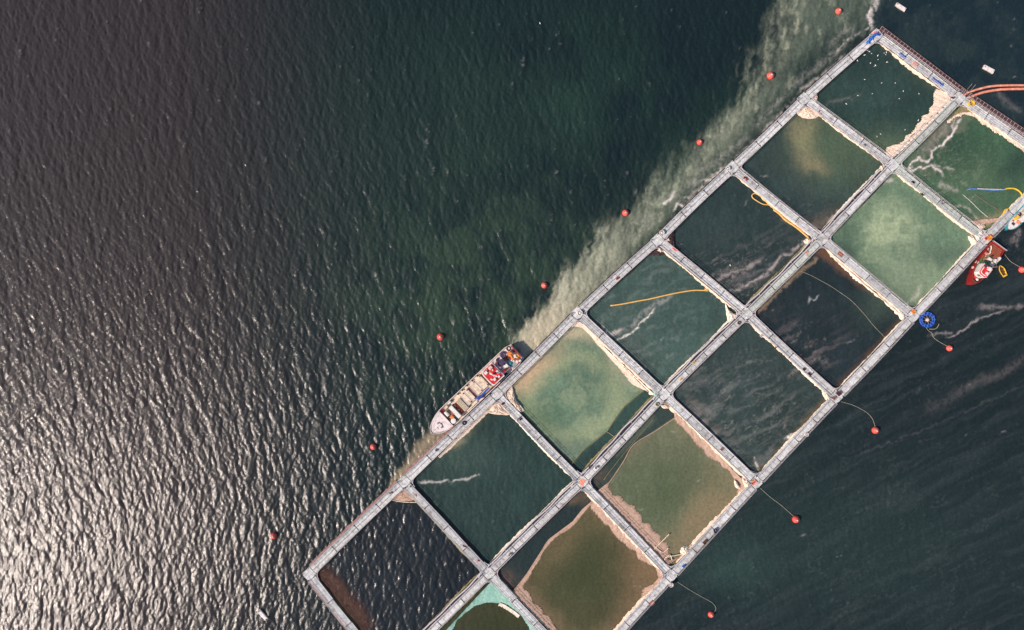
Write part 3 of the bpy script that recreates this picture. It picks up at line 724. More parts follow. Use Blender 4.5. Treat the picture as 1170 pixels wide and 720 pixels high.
def sheet(k, outer, inner, mat, n=60, m=8, z0=.34, z1=.1, amp=.07, jag=.25, folds=1.0, cover=(.95, .35), name='net_panel', curve=True):
    """a spread of net between two traced edges: draped, wrinkled, ragged at its inner edge"""
    r_ = NETS[k]; rr = random.Random(str(outer) + name)
    O = resample([P(*p_, z0) for p_ in outer], n); I = resample(smooth_path([P(*p_, z1) for p_ in inner], 5) if curve else [P(*p_, z1) for p_ in inner], n)
    vs = []; cov = []; ph = rr.uniform(0, 6); ph2 = rr.uniform(0, 6); dr = [0.0]
    for i in range(n): dr.append(dr[-1] + rr.uniform(-.9, .9))
    jg = [rr.uniform(-1, 1) for _ in range(n)]; jg = [sum(jg[max(0, i - 3):i + 4]) / 4 + .35 * jg[i] for i in range(n)]
    for i in range(n):
        d = (I[i] - O[i]); L = d.length; dn = d / max(L, 1e-4)
        for j in range(m + 1):
            t = j / m; p_ = O[i] + d * t + dn * (jg[i] * jag * t * t)
            z = z0 * (1 - t) ** 1.3 + z1 * (1 - (1 - t) ** 1.3)
            z += amp * (math.sin(i * 1.1 * folds + ph + dr[i] + t * 4 * math.sin(i * .2)) * .45 + math.sin(i * .42 * folds + ph2 - t * 3 + dr[i] * .6) * .5 + rr.uniform(-.5, .5)) * (1 - .6 * t)
            vs.append(Vector((p_.x, p_.y, max(.06, z))) - r_.location)
            cov.append(cover[0] + (cover[1] - cover[0]) * max(0, (t - .55) / .45) ** 1.6)
    fs = [(i * (m + 1) + j, i * (m + 1) + j + 1, (i + 1) * (m + 1) + j + 1, (i + 1) * (m + 1) + j) for i in range(n - 1) for j in range(m)]
    b_ = MB(); b_.add(vs, fs); return b_.build(name, M[mat], r_, smooth=True, cover=cov)

def lerp2(a, b_, t): return (a[0] + (b_[0] - a[0]) * t, a[1] + (b_[1] - a[1]) * t)
def rim(k, a, b_, centre, w, mat, off=4.6, t0=.05, t1=.95, jag=.35, w2=None, name='net_edge', lump=.12, cover=(1.1, .5)):
    """net gathered along the inner edge of one walkway; w in photo pixels"""
    dx, dy = b_[0] - a[0], b_[1] - a[1]; L = math.hypot(dx, dy); nx, ny = -dy / L, dx / L
    if (centre[0] - a[0]) * nx + (centre[1] - a[1]) * ny < 0: nx, ny = -nx, -ny
    n = int(L * (t1 - t0) / 2.2); rr = random.Random(k + name + str(a) + mat); out, inn = [], []
    ph = rr.uniform(0, 6)
    for i in range(n + 1):
        s = i / n; t = t0 + (t1 - t0) * s; p_ = lerp2(a, b_, t)
        ww = (w + ((w2 if w2 is not None else w) - w) * s) * (1 + .35 * math.sin(s * 9 + ph) + rr.uniform(-jag, jag)); ww = max(.6, ww)
        e = min(1, min(s, 1 - s) * 8 + .15)
        out.append((p_[0] + nx * off, p_[1] + ny * off)); inn.append((p_[0] + nx * (off + ww * e), p_[1] + ny * (off + ww * e)))
    return sheet(k, out, inn, mat, n=n + 1, m=4, z0=.5, z1=.12, amp=lump, jag=.1, cover=cover, name=name, curve=False)

def heap(k, poly, mat, h=.5, name='net_heap', seed=0):
    """a bunched heap of net: domed, crumpled surface inside a traced outline"""
    r_ = NETS[k]; rr = random.Random(seed + len(poly)); O = smooth_path([P(*p_, .2) for p_ in poly + [poly[0]]], 4)[:-1]
    n = len(O); c = sum(O, Vector()) / n; rings = 6; vs = []; cov = []
    for j in range(rings):
        t = j / rings
        for i in range(n):
            p_ = O[i].lerp(c, t); z = .08 + h * (1 - (1 - t) ** 2.2) + (rr.uniform(-.14, .18) * h if j else 0) + h * .16 * math.sin(i * 1.7 + j)
            sh = 1 + (rr.uniform(-.07, .07) if j == 0 else rr.uniform(-.05, .05)); p2 = c + (p_ - c) * sh
            vs.append(Vector((p2.x, p2.y, max(.05, z))) - r_.location); cov.append(1.3 if j else .75)
    vs.append(Vector((c.x, c.y, h + .1)) - r_.location); cov.append(1.3)
    fs = [(j * n + i, j * n + (i + 1) % n, (j + 1) * n + (i + 1) % n, (j + 1) * n + i) for j in range(rings - 1) for i in range(n)]
    fs += [((rings - 1) * n + i, (rings - 1) * n + (i + 1) % n, rings * n) for i in range(n)]
    b_ = MB(); b_.add(vs, fs); return b_.build(name, M[mat], r_, cover=cov)
def line(k, pts, r, mat, name='net_line', z=.12):
    r_ = NETS[k]; b_ = MB(); b_.tube([v - r_.location for v in smooth_path([P(*p_, z) for p_ in pts], 5)], r, 5); return b_.build(name, M[mat], r_, smooth=True)

desc = dict(
    U0='brown net half sunk along the lower left walkway of the dark rippled corner cage', U1='plain net of the dark green cage beside the bow of the ship',
    U2='net of the bright green cage with cream edging and one curved inner edge', U3='net of the teal cage with the straight yellow hose and a white corner heap',
    U4='net of the dark cage that holds the looped yellow hose', U5='net of the cage with a round tan heap in its top corner', U6='net of the topmost cage with a long crumpled pink cream edge',
    L0='turquoise net sheet with a curved edge at the bottom of the photo', L1='tan net of the olive brown cage in the bottom row', L2='tan net of the olive cage with a white heap and scraps in the lower corner',
    L3='net of the slate cage with wavy silt streaks', L4='net of the near black cage with rusty brown edges', L5='net of the milky pale green cage with a white corner heap',
    L6='net of the green cage with a cream curve beneath the yellow bin')
for k in desc: NETS[k] = net_root(k, desc[k])
def cen(k):
    i = int(k[1]); q = quad(i, k[0]) if k != 'L0' else [B[0], B[1], C[1], C0]
    return (sum(p_[0] for p_ in q) / 4, sum(p_[1] for p_ in q) / 4)
# gathered edges: (lower-left-facing sides are the broad pale ones; thin dark ones paint in the shade)
for i in range(7):
    k = 'U%d' % i; c = cen(k)
    rim(k, A[i + 1], B[i + 1], c, {0: 1.6, 1: 2.2, 2: 4.5, 3: 2.2, 4: 2.4, 5: 1.6, 6: 3.2}[i], {0: 'net_olive', 1: 'net_white', 2: 'net_cream', 3: 'net_cream', 4: 'net_cream', 5: 'net_cream', 6: 'net_cream'}[i])
    rim(k, B[i], B[i + 1], c, 1.6, 'net_white' if i % 2 else 'net_olive', off=7.6, t0=.03, t1=.97)
    rim(k, A[i], A[i + 1], c, 1.2, 'net_dark')  # dark rim puts the shade beside the walkway into the net colour
    rim(k, A[i], B[i], c, 1.2, 'net_dark' if i else 'net_olive')  # dark rims here stand in for the walkway shadow
    k = 'L%d' % i; c = cen(k)
    if i: rim(k, C[i], C[i + 1], c, {1: 3, 2: 3, 3: 1.8, 4: 1.4, 5: 1.6, 6: 1.5}[i], 'net_cream' if i < 3 else 'net_white')
    if i: rim(k, B[i + 1], C[i + 1], c, {1: 3, 2: 4, 3: 1.8, 4: 3.4, 5: 2.4, 6: 3.5}[i], 'net_cream')
    rim(k, B[i], B[i + 1], c, 1.6, 'net_olive' if i in (0, 4, 6) else 'net_dark')
    if i: rim(k, B[i], C[i], c, 1.3, 'net_white' if i in (1, 2) else 'net_dark')  # dark rims here paint in the shadow of the cross walkway
# particular nets
rim('L2', B[3], C[3], cen('L2'), 2.6, 'net_white', t0=.1, t1=.93, lump=.2, jag=.6)
rim('L1', B[2], C[2], cen('L1'), 2.2, 'net_white', t0=.15, t1=.9, lump=.2, jag=.6)
rim('L4', B[5], C[5], cen('L4'), 2.2, 'net_white', t0=.2, t1=.95, lump=.2, jag=.6, off=7.5)
rim('U2', A[3], B[3], cen('U2'), 2.0, 'net_white', t0=.4, t1=.97, lump=.2, jag=.7, off=7.5)
sheet('U0', [(362, 654), (368, 666), (378, 678), (390, 693), (402, 708), (414, 724)], [(366, 650), (378, 650.5), (391, 660), (399.4, 673), (405, 684), (413, 688), (419, 698), (422, 710), (424, 724)], 'net_brown', z0=.3, z1=.22, cover=(.6, .2), folds=.8)
heap('U0', [(446, 570), (461, 558), (476, 570), (460, 573)], 'net_tan', .35)
line('U0', [(446, 571), (460, 573.5), (478, 574)], .1, 'net_white')
heap('U1', [(553, 471), (566, 459), (582, 473), (570, 474), (562, 473)], 'net_cream', .7)
sheet('U1', [(500, 522), (530, 492), (556, 468)], [(503, 524), (534, 496), (559, 471)], 'net_cream', n=30, m=3, cover=(.8, .3))
heap('U2', [(576, 449), (585, 441), (589.5, 456), (598, 467), (595, 473), (586, 465), (578, 456)], 'net_cream', .7)
sheet('U2', [(655, 366), (664, 368), (690, 396), (715, 422), (742, 449)], [(632, 384), (650, 372), (664, 374), (686, 398), (710, 425), (724, 441), (738, 446)], 'net_cream', n=70, cover=(1.0, .25), jag=.5)
sheet('U2', [(594, 428), (620, 402), (655, 368)], [(598, 432), (622, 406), (650, 374)], 'net_tan', n=40, m=3, cover=(.85, .3))
line('U2', [(652, 532), (664, 517), (676, 505), (693, 493), (703, 478), (713, 465), (726, 453), (738, 444.5)], .1, 'net_olive')
line('U2', [(693, 493), (702, 499)], .05, 'rope')
heap('U3', [(828.5, 346), (833, 354), (842, 362), (833.5, 370.5), (830.5, 362), (829.5, 354)], 'net_white', .7)
heap('U3', [(742, 291), (751, 282), (759, 290), (750, 293)], 'net_dark', .5); heap('U3', [(750, 286), (754, 283), (758, 287.5), (753, 289)], 'net_white', .8)
heap('U4', [(760, 268), (770, 262), (771, 283), (764, 279)], 'net_dark', .6); heap('U4', [(761.5, 273), (764, 272), (765, 275.5), (762, 275.5)], 'net_white', .9)
heap('U4', [(918, 275), (923, 272), (928, 275), (922, 281)], 'net_white', .6)
heap('U5', [(910, 127), (920, 121), (935, 131), (931, 135), (921, 135.5), (913, 132)], 'net_cream', .55)
heap('U5', [(1004.5, 192), (1007, 189), (1009.5, 193), (1006.5, 197)], 'net_white', .6)
heap('U6', [(928, 111), (931, 106.5), (934, 108), (934.5, 113), (931.5, 117), (929, 115)], 'net_cream', .55)
sheet('U6', [(1091, 109), (1083, 121), (1066, 138), (1051, 152), (1036, 167), (1024, 178), (1015, 182)],
      [(1070, 102), (1066, 117), (1058, 130), (1048, 144), (1037, 155), (1024, 165), (1013, 173), (1009, 180)], 'net_cream', n=110, m=12, z0=.6, z1=.3, amp=.16, cover=(1.2, .9), jag=.5)
sheet('L0', [(508, 722), (530, 698), (558, 668), (563, 664), (570, 668), (594, 694), (618, 722)], [(514, 722), (522, 710), (530, 701.5), (540, 695), (552, 689.5), (563, 688), (573, 690), (580, 692), (589, 700), (596, 705), (604, 716), (607, 722)],
      'net_teal', n=90, m=12, z0=.45, z1=.12, amp=.08, cover=(1.1, .55), curve=False)
sheet('L0', [(571, 689), (577, 691), (586, 697), (594, 703)], [(569, 692), (576, 695), (583, 699), (592, 706)], 'net_white', n=24, m=3, z0=.35, z1=.3, cover=(1, .5))
sheet('L1', [(677, 571), (700, 595), (730, 626), (752, 648), (760, 658), (745, 679), (730, 696), (712, 716)],
      [(674.5, 582.5), (690.5, 598), (707, 617), (726.7, 631), (729, 641), (746, 646), (753, 660), (745, 668), (734, 672), (731, 690), (720, 706), (706, 722)], 'net_tan', n=140, m=10, cover=(1.0, .46), curve=False, jag=.6)
sheet('L1', [(586, 677), (600, 690), (614, 705), (630, 722)], [(598.5, 664), (599, 672), (609, 687), (622, 701.5), (631, 708), (637, 722)], 'net_tan', n=60, m=10, amp=.1, folds=2.0, cover=(1.0, .5), jag=.5, curve=False)
sheet('L1', [(677, 572), (665, 582), (654, 596), (627, 616), (602, 655), (587, 676)], [(679, 575), (667, 587), (656, 601), (630, 620), (606, 658), (592, 678)], 'net_tan', n=60, m=3, z0=.12, z1=.1, amp=.01, cover=(.85, .2))
line('L1', [(677, 573), (665, 588), (654.4, 598), (640, 609), (626.7, 617), (614, 638), (601.7, 656), (586.5, 675.5)], .07, 'net_tan')
sheet('L2', [(770, 470), (790, 489), (820, 519), (845, 545), (857, 558), (838, 578), (815, 601), (792, 625)],
      [(771, 480), (791.5, 502), (813, 523.4), (834, 541.7), (843.5, 550), (843.5, 566), (822, 591), (807, 603), (796, 619), (782, 630)], 'net_tan', n=150, m=10, cover=(1.0, .46), jag=.6, curve=False)
sheet('L2', [(675, 567), (700, 590), (730, 620), (756, 647)], [(694, 552), (702, 565), (724, 578), (741, 600), (756, 617), (767, 633)], 'net_tan', n=90, m=10, amp=.1, folds=1.6, cover=(1.0, .5), jag=.8)
sheet('L2', [(758, 648), (770, 641), (790, 631), (800, 624)], [(757, 634), (762, 640), (775, 636), (791, 622)], 'net_tan', n=40, m=5, z0=.3, z1=.3, amp=.2, cover=(.62, .5), jag=1.0)
for pts in ([(746, 629), (755, 620), (765, 610)], [(750, 634), (757, 640), (752, 645)], [(748, 624), (757, 631), (764, 626)], [(757, 642), (765, 634), (768, 640)], [(760, 637), (775, 634), (790, 632), (800, 625)]):
    line('L2', pts, .12, 'net_cream', 'torn_strip', z=.3)
line('L2', [(681, 566), (694, 554), (712, 528), (724, 508), (748, 493), (775, 475)], .09, 'net_tan')
line('L2', [(690, 548), (706, 527), (726, 503), (748, 478)], .06, 'net_olive')
heap('L2', [(777, 630), (780, 624.5), (787, 625), (790, 629), (785, 633), (779, 634)], 'net_white', .8)
heap('L2', [(839, 548), (842, 551), (845.5, 558), (841.5, 558), (839, 553)], 'net_white', .7)
heap('L2', [(847, 546), (854, 546), (857, 553), (855, 559), (850, 556)], 'net_white', .8)
heap('L2', [(754, 462), (763, 462), (768, 466), (758, 467)], 'net_cream', .6)
heap('U2', [(744, 444), (749, 443), (754, 452), (748, 457)], 'net_teal', .6)
heap('L3', [(939, 447), (943, 446), (947, 452), (949, 457), (945, 458), (941, 453)], 'net_white', .7)
heap('L4', [(1025, 353), (1029, 354), (1034, 361), (1031, 366), (1027, 362)], 'net_white', .7)
line('L3', [(857, 538), (865, 540.5), (872, 541)], .16, 'net_white')
heap('L5', [(1106, 270), (1112, 270), (1117, 279), (1113, 282), (1108, 276)], 'net_white', .8)
heap('L6', [(1117, 256), (1123, 255), (1126, 259), (1120, 263), (1115, 261)], 'net_cream', .6)
sheet('L6', [(1104, 254), (1120, 251), (1142, 249)], [(1110, 259), (1124, 256.5), (1140, 253)], 'net_tan', n=40, m=5, z0=.3, z1=.3, cover=(.9, .7))
sheet('L6', [(1087, 133), (1098, 121), (1103, 121), (1130, 138), (1150, 151), (1172, 166)], [(1083, 139), (1091, 133), (1098, 130), (1109, 130), (1118, 134), (1128, 142), (1137, 148), (1148, 155), (1158, 162), (1172, 171)], 'net_olive', n=90, m=8, z0=.5, z1=.25, amp=.1, cover=(1, .9))
sheet('L6', [(1082, 138), (1091, 132), (1098, 128.5), (1109, 128.5), (1118, 132), (1128, 140), (1148, 153), (1172, 169)], [(1083, 142), (1092, 136), (1098, 133), (1109, 133), (1117, 137), (1127, 145), (1148, 158), (1172, 174)], 'net_cream', n=100, m=5, z0=.35, z1=.3, amp=.12, cover=(1.1, .8), jag=.5)
heap('L6', [(1022, 183), (1026, 180), (1030, 186), (1034, 196), (1029, 194), (1025, 190)], 'net_teal', .5)

# ------------------------------------------------------------------ buoys, floats, ropes, hoses
def make_buoy(loc, label, s=1.0, rz=0):
    r_ = empty('buoy', label, 'buoy', loc, rz, 'round red buoys around the farm')
    b_ = MB(); b_.lathe((0, 0, 0), [(.0, -.5), (.45, -.42), (.75, -.1), (.82, .2), (.74, .55), (.5, .85), (.22, 1.0), (0.0, 1.02)], 20); b_.build('float_ball', M['buoy'], r_, smooth=True)
    t_ = MB(); t_.lathe((0, 0, .98), [(.16, 0), (.16, .1), (.07, .14), (.07, .24), (0, .25)], 10); t_.build('top_eye', M['white'], r_)
    c_ = MB(); c_.lathe((0, 0, .12), [(.83, 0), (.86, .05), (.83, .1)], 20); c_.build('rubbing_band', M['red'], r_)
    r_.scale = (s, s, s); return r_
bl = [(959, 12, 'red buoy at the top edge, left of the topmost corner of the farm'), (881, 86, 'red buoy in the faint upper part of the silt plume, second from the top'), (800, 162, 'red buoy on the plume edge level with the looped yellow hose'),
      (715, 243, 'red buoy with a dark shadow on the plume edge level with the yellow hose cage'), (622, 326, 'red buoy on the plume edge just above the stern of the ship'), (503, 385, 'red buoy alone in dark green water left of the ship stern'),
      (426, 511, 'red buoy in rippled water left of the ship bow'), (312, 613, 'red buoy in glittering water beyond the left corner of the farm'), (1086, 398, 'red buoy tied by a pale rope to the round blue ring'),
      (1001, 492, 'red buoy at the end of the long arched mooring rope on the right'), (910, 594, 'red buoy on a straight mooring rope in dark water below the two white net heaps'), (813, 703, 'red buoy on a bent mooring rope at the bottom edge'),
      (1169, 308, 'red buoy cut by the right edge beside the red boat')]
for x, y, lab in bl: make_buoy(Vector((P(x, y, .6).x, P(x, y, .6).y, .05)), lab, random.uniform(.8, 1.02), random.random())

def pontoon(x, y, L, w, ang, lab):
    p_ = P(x, y, .4); r_ = empty('float_block', lab, 'float', (p_.x, p_.y, 0), ang, 'long white floats')
    b_ = MB(); b_.box((0, 0, .22), (L, w, .5), taper=.94); b_.box((0, 0, .48), (L * .9, w * .7, .05)); b_.build('float_body', M['white'], r_)
    for sg in (-1, 1):
        e = MB(); e.lathe((sg * L * .42, 0, .5), [(.1, 0), (.1, .12), (.16, .14), (.1, .2)], 8); e.build('mooring_cleat', M['steel'], r_)
    t_ = MB(); t_.box((0, 0, .12), (L + .08, w + .08, .1)); t_.build('rubbing_strip', M['side'], r_)
pontoon(1130, 79, 2.7, .9, R(-28), 'white float in dark water right of the maroon rack, near the salmon hose')
pontoon(1029.5, 8, 2.6, .8, R(-33), 'white float at the top edge above the topmost corner of the farm')
pontoon(300, 703, 2.9, .85, R(-48), 'pinkish white float at the bottom edge in glittering water')

def ropething(pts, r, mat, name, lab, cat, z=.1, group=None, zs=None):
    pp = [P(p_[0], p_[1], (zs[i] if zs else z)) for i, p_ in enumerate(pts)]; q = smooth_path(pp, 6)
    b_ = MB(); b_.tube(q, r, 6); o = b_.build(name, M[mat], None, smooth=True); tag(o, lab, cat, group); return o
mg = 'mooring ropes of the red buoys'
ropething([(1058, 374), (1061, 378), (1065, 381), (1067, 386), (1074, 391), (1083, 396)], .038, 'rope', 'mooring_rope', 'pale wavy rope from the blue ring to its red buoy', 'rope', group=mg, z=.15)
ropething([(1062, 376), (1068, 376), (1071, 374), (1073, 370)], .06, 'rope', 'mooring_rope', 'short loose rope end floating beside the blue ring', 'rope', z=.15)
ropething([(961, 459), (973.6, 462.6), (983, 467), (991, 472), (997, 479), (1000, 488)], .038, 'rope', 'mooring_rope', 'arched pale rope from the maroon crate corner to a red buoy', 'rope', group=mg, z=.15)
ropething([(869, 558), (880, 568), (892, 577), (907, 590)], .038, 'rope', 'mooring_rope', 'straight pale rope from the white net heap corner to a red buoy', 'rope', group=mg, z=.15)
ropething([(774, 665), (788, 674), (800, 681), (814, 689), (818, 696), (814, 701)], .038, 'rope', 'mooring_rope', 'bent pale rope from the lowest right platform to the bottom buoy', 'rope', group=mg, z=.15)
ropething([(1148, 291), (1155, 299), (1167, 306)], .04, 'rope', 'mooring_rope', 'thin rope from the stern of the red boat to the buoy at the edge', 'rope', group=mg, z=.15)
ropething([(915, 310), (925, 314), (936.5, 320), (949, 327), (961, 335), (972, 343), (982, 353), (990, 362), (997.6, 371.5), (1011.4, 386)], .032, 'rope', 'cage_rope', 'thin pale rope curving across the near black cage', 'rope', z=.13)
ropething([(1100, 222.4), (1110, 231), (1119, 240), (1129, 248.5)], .05, 'white', 'cage_rope', 'thin white rope slanting across the cage with the blue hose', 'rope', z=.15)
ropething([(1114, 222), (1128, 232), (1144, 242)], .045, 'side', 'cage_rope', 'faint brown rope right of the white rope in the blue hose cage', 'rope', z=.12)
# hoses
h3 = [(697.6, 349.3), (712, 347), (730, 344), (742.8, 341.5), (757, 338), (773, 335), (790, 332), (800, 331.5), (809.5, 332.4)]
ropething([(x, y + .25 * math.sin(i * 2.1)) for i, (x, y) in enumerate(h3)], .17, 'hose', 'floating_hose', 'straight yellow hose floating across the teal cage', 'hose', z=.18)
ropething([(805, 330.3), (809.5, 330.8)], .14, 'hose', 'hose_end', 'short yellow hose stub at the walkway end of the straight hose', 'hose', z=.2)
loop = [(905, 256), (893, 246.5), (884, 238.5), (879, 234.5), (872, 233.4), (865, 229.7), (860, 226), (859.4, 222.8), (863, 221.2), (869, 224.4), (875.4, 230.5), (883, 235.5), (894, 243.8), (906, 253.5), (920, 268)]
ropething(loop, .12, 'hose', 'floating_hose', 'yellow hose doubled into a loop beside the cross walkway', 'hose', z=.2)
ropething([(884, 240), (890, 244), (898, 252), (910, 260), (924, 272)], .2, 'hose', 'floating_hose', 'second yellow hose strand lying along the loop by the cross walkway', 'hose', z=.22)
hb = empty('floating_hose', 'blue and white hose joined to a yellow hose in the right hand cage', 'hose', P(1132, 217))
def hosepart(pts, r, mat, name, par, z=.18):
    b_ = MB(); b_.tube([v - par.location for v in smooth_path([P(*p_, z) for p_ in pts], 6)], r, 6); b_.build(name, M[mat], par, smooth=True)
hosepart([(1104.9, 217), (1110, 215.8), (1116.5, 216), (1124, 216.5), (1132, 217), (1140, 217), (1149, 216.3)], .17, 'bluehose', 'blue_section', hb)
hosepart([(1117, 215.4), (1126, 216), (1146, 216.3)], .08, 'white', 'white_line', hb, .4)
hosepart([(1148.6, 216.5), (1151, 215.4), (1158.4, 215.4), (1164, 218), (1167.6, 222.4), (1167, 225.3), (1162, 230), (1158.4, 236), (1153.5, 238.4), (1148.6, 239.9), (1146.7, 243.8), (1142.8, 249.6), (1137, 256.4), (1132, 262), (1128, 267)], .19, 'yellow', 'yellow_section', hb)
sh = [[(1098, 112), (1104, 107), (1110, 104.5), (1119.4, 101.5), (1133, 98.6), (1150, 97.6), (1172, 97.5)], [(1100, 114), (1110, 110.3), (1117, 107.6), (1125, 105.2), (1140, 102.6), (1150, 101.9), (1172, 101.5)]]
ropething(sh[0], .27, 'salmon', 'feed_pipe', 'upper salmon pink pipe arching off the right edge', 'pipe', z=.3, group='twin pipes at the upper right')
ropething(sh[1], .3, 'salmon', 'feed_pipe', 'lower paler salmon pipe arching off the right edge', 'pipe', z=.3, group='twin pipes at the upper right')
ropething([(1099, 113), (1112, 107.3), (1128, 102), (1150, 99.8), (1172, 99.6)], .16, 'dark', 'power_cable', 'dark cable lying between the twin salmon pipes', 'cable', z=.25)
for a_, lab in ((((1105.5, 102), (1111, 95.6)), 'left of two thin grey poles sticking out from the rack near the pipes'), (((1109.5, 103.2), (1115, 96.6)), 'right of two thin grey poles sticking out from the rack near the pipes')):
    ropething([a_[0], a_[1]], .07, 'steel', 'pole', lab, 'pole', z=.8)

# round blue ring with netting and pale gear in the middle
c = P(1059.5, 365.3, .3); r_ = empty('floating_ring', 'round blue floating ring with a pale bundle at its centre beside the outer walkway', 'ring', (c.x, c.y, 0), 0)
def circ(r, z, n=40, j=0): return [(math.cos(2 * math.pi * k / n) * (r + random.uniform(-j, j)), math.sin(2 * math.pi * k / n) * (r + random.uniform(-j, j)), z) for k in range(n)]
for rr_, z in ((1.66, .28), (1.22, .26)):
    b_ = MB(); b_.tube(circ(rr_, z), .17, 8, closed=True); b_.build('ring_pipe', M['blue'], r_, smooth=True)
for k in range(12):
    a = k * math.pi / 6; b_ = MB(); b_.box((0, 0, 0), (.62, .24, .42)); o = b_.build('clamp', M['bluenet'], r_); o.location = (math.cos(a) * 1.44, math.sin(a) * 1.44, .3); o.rotation_euler = (0, 0, a)
b_ = MB(); b_.lathe((0, 0, .05), [(1.2, 0), (1.1, .08), (.5, .05), (0, .03)], 24); b_.build('inner_net', M['dark'], r_)
for k in range(8):
    a = k * math.pi / 4 + .2; b_ = MB(); b_.tube([(0, 0, .5), (math.cos(a) * 1.2, math.sin(a) * 1.2, .35)], .04, 4); b_.build('spoke', M['steel'], r_)
b_ = MB(); b_.blob((.05, .0, .1), (.34, .42, .5), 5, rough=.3); b_.build('bundle', M['net_white'], r_, cover=[2.0] * len(b_.v))


# ------------------------------------------------------------------ vessels
class Frame:
    """local frame of a vessel: s along the axis from the bow, t to the right in the photo's pixels, z metres"""
    def __init__(s, bow, stern, name, label, cat, z=1.5):
        a = P(*bow, z); b_ = P(*stern, z); a.z = b_.z = 0; d = (b_ - a).normalized(); s.rz = math.atan2(d.y, d.x)
        s.root = empty(name, label, cat, a, s.rz)
    def f(s, a, t, z): return Vector((a * SC, -t * SC, z))
    def box(s, name, s0, s1, t0, t1, z0, z1, mat, parent=None, taper=1.0, rz=0):
        b_ = MB(); b_.box((0, 0, (z1 - z0) / 2), (abs(s1 - s0) * SC, abs(t1 - t0) * SC, z1 - z0), taper=taper)
        o = b_.build(name, M[mat], parent or s.root); p_ = s.f((s0 + s1) / 2, (t0 + t1) / 2, z0)
        if parent and parent is not s.root: p_ = p_ - parent.location
        o.location = p_; o.rotation_euler = (0, 0, rz); return o
def outline(half, S0, S1, tc=0.0, n=60, inset=0.0):
    ss = [S0 + (S1 - S0) * (1 - math.cos(math.pi * k / n)) / 2 for k in range(n + 1)]
    rt = [(x, tc + max(.05, half(x) - inset)) for x in ss]; lt = [(x, tc - max(.05, half(x) - inset)) for x in ss[::-1]]
    return rt + lt
def hull(F, half, S0, S1, tc, zdeck, zk, mat_top, mat_low, bul=.7, sheer=None, bulmat=None, thick=.14):
    sheer = sheer or (lambda s_: 0.0)
    o = outline(half, S0, S1, tc); n = len(o)
    lv = [(-.9, .55), (-.15, .86), (.25, .93), (zdeck + bul, 1.0)]
    b_ = MB(); vs = []
    for j, (z, w) in enumerate(lv):
        for (s_, t_) in o:
            cs = (S0 + S1) / 2; ks = 1 - (1 - w) * .22
            vs.append(F.f(cs + (s_ - cs) * ks, tc + (t_ - tc) * w, z + (sheer(s_) if j == len(lv) - 1 else 0)))
    fs = [(j * n + i, j * n + (i + 1) % n, (j + 1) * n + (i + 1) % n, (j + 1) * n + i) for j in range(len(lv) - 1) for i in range(n)]
    fs.append(tuple(range(n)))
    b_.add(vs, fs); b_.build('hull', M[mat_low], F.root, smooth=False)
    # bulwark: a wall with thickness following the outline
    w_ = MB(); vs = []; oi = outline(half, S0 + thick / SC, S1 - thick / SC, tc, inset=thick / SC)
    for (a, b2), (c, d) in zip(o, oi):
        z = zdeck + bul + sheer(a); vs += [F.f(a, b2, z - .12), F.f(a, b2, z + .02), F.f(c, d, z + .02), F.f(c, d, zdeck - .05)]
    fs = [(4 * i + j, 4 * i + j + 1, 4 * ((i + 1) % n) + j + 1, 4 * ((i + 1) % n) + j) for i in range(n) for j in range(3)]
    w_.add(vs, fs); w_.build('bulwark', M[bulmat or mat_top], F.root)
    dk = MB(); dk.prism([tuple(F.f(a, b2, 0))[:2] for a, b2 in oi], zdeck - .12, zdeck); return dk.build('deck', M[mat_top], F.root)

# ---- the work ship alongside the left walkway
F = Frame((493, 495), (590, 403), 'work_ship', 'long cream decked work ship with red wheelhouse roof moored against the outer walkway', 'ship', z=1.8)
def shalf(x):
    if x < 30: return 12.7 * max(0.0, 1 - ((30 - x) / 30) ** 2.1) ** .62
    if x > 126: return 12.7 - (x - 126) * .28
    return 12.7
hull(F, shalf, 0, 134, -.6, 1.35, -1, 'cream', 'hulldark', bul=.55, sheer=lambda x: max(0, (34 - x) / 34) * .7, bulmat='pinkw')
# raised foredeck
poly = [(a, b_) for a, b_ in outline(shalf, 1.2, 23.5, -.6, inset=1.0)]
b_ = MB(); b_.prism([tuple(F.f(a, c_, 0))[:2] for a, c_ in poly], 1.3, 2.35); fd = b_.build('foredeck', M['pinkw'], F.root)
for a, t_ in ((13, -3), (13, 3)):
    w_ = MB(); w_.lathe(F.f(a, t_, 2.35), [(.16, 0), (.16, .25), (.24, .3), (.1, .36)], 10); w_.build('bitt', M['steel'], fd)
b_ = MB(); b_.box(F.f(14, 0, 2.5), (.4, .7, .25)); b_.tube([F.f(14, -2.4, 2.55), F.f(14, 2.4, 2.55)], .11, 8); b_.build('windlass', M['pinkw'], fd)
b_ = MB(); b_.box(F.f(8, .5, 2.42), (.5, .5, .14)); b_.build('hatch', M['white'], fd)
b_ = MB(); b_.tube([F.f(2 + 0 * k, 0, 2.4) + Vector((0, 0, 0)) for k in range(1)] + [F.f(20, 0, 2.42)], .03, 4); b_.build('anchor_chain', M['dark'], fd)
b_ = MB()
for (a, c_) in poly[::5]: b_.tube([F.f(a, c_, 2.3), F.f(a, c_, 3.2)], .025, 4)
b_.tube([F.f(a, c_, 3.2) for a, c_ in poly[:61]], .03, 4); b_.tube([F.f(a, c_, 3.2) for a, c_ in poly[61:]], .03, 4); b_.build('handrail', M['rail'], fd)
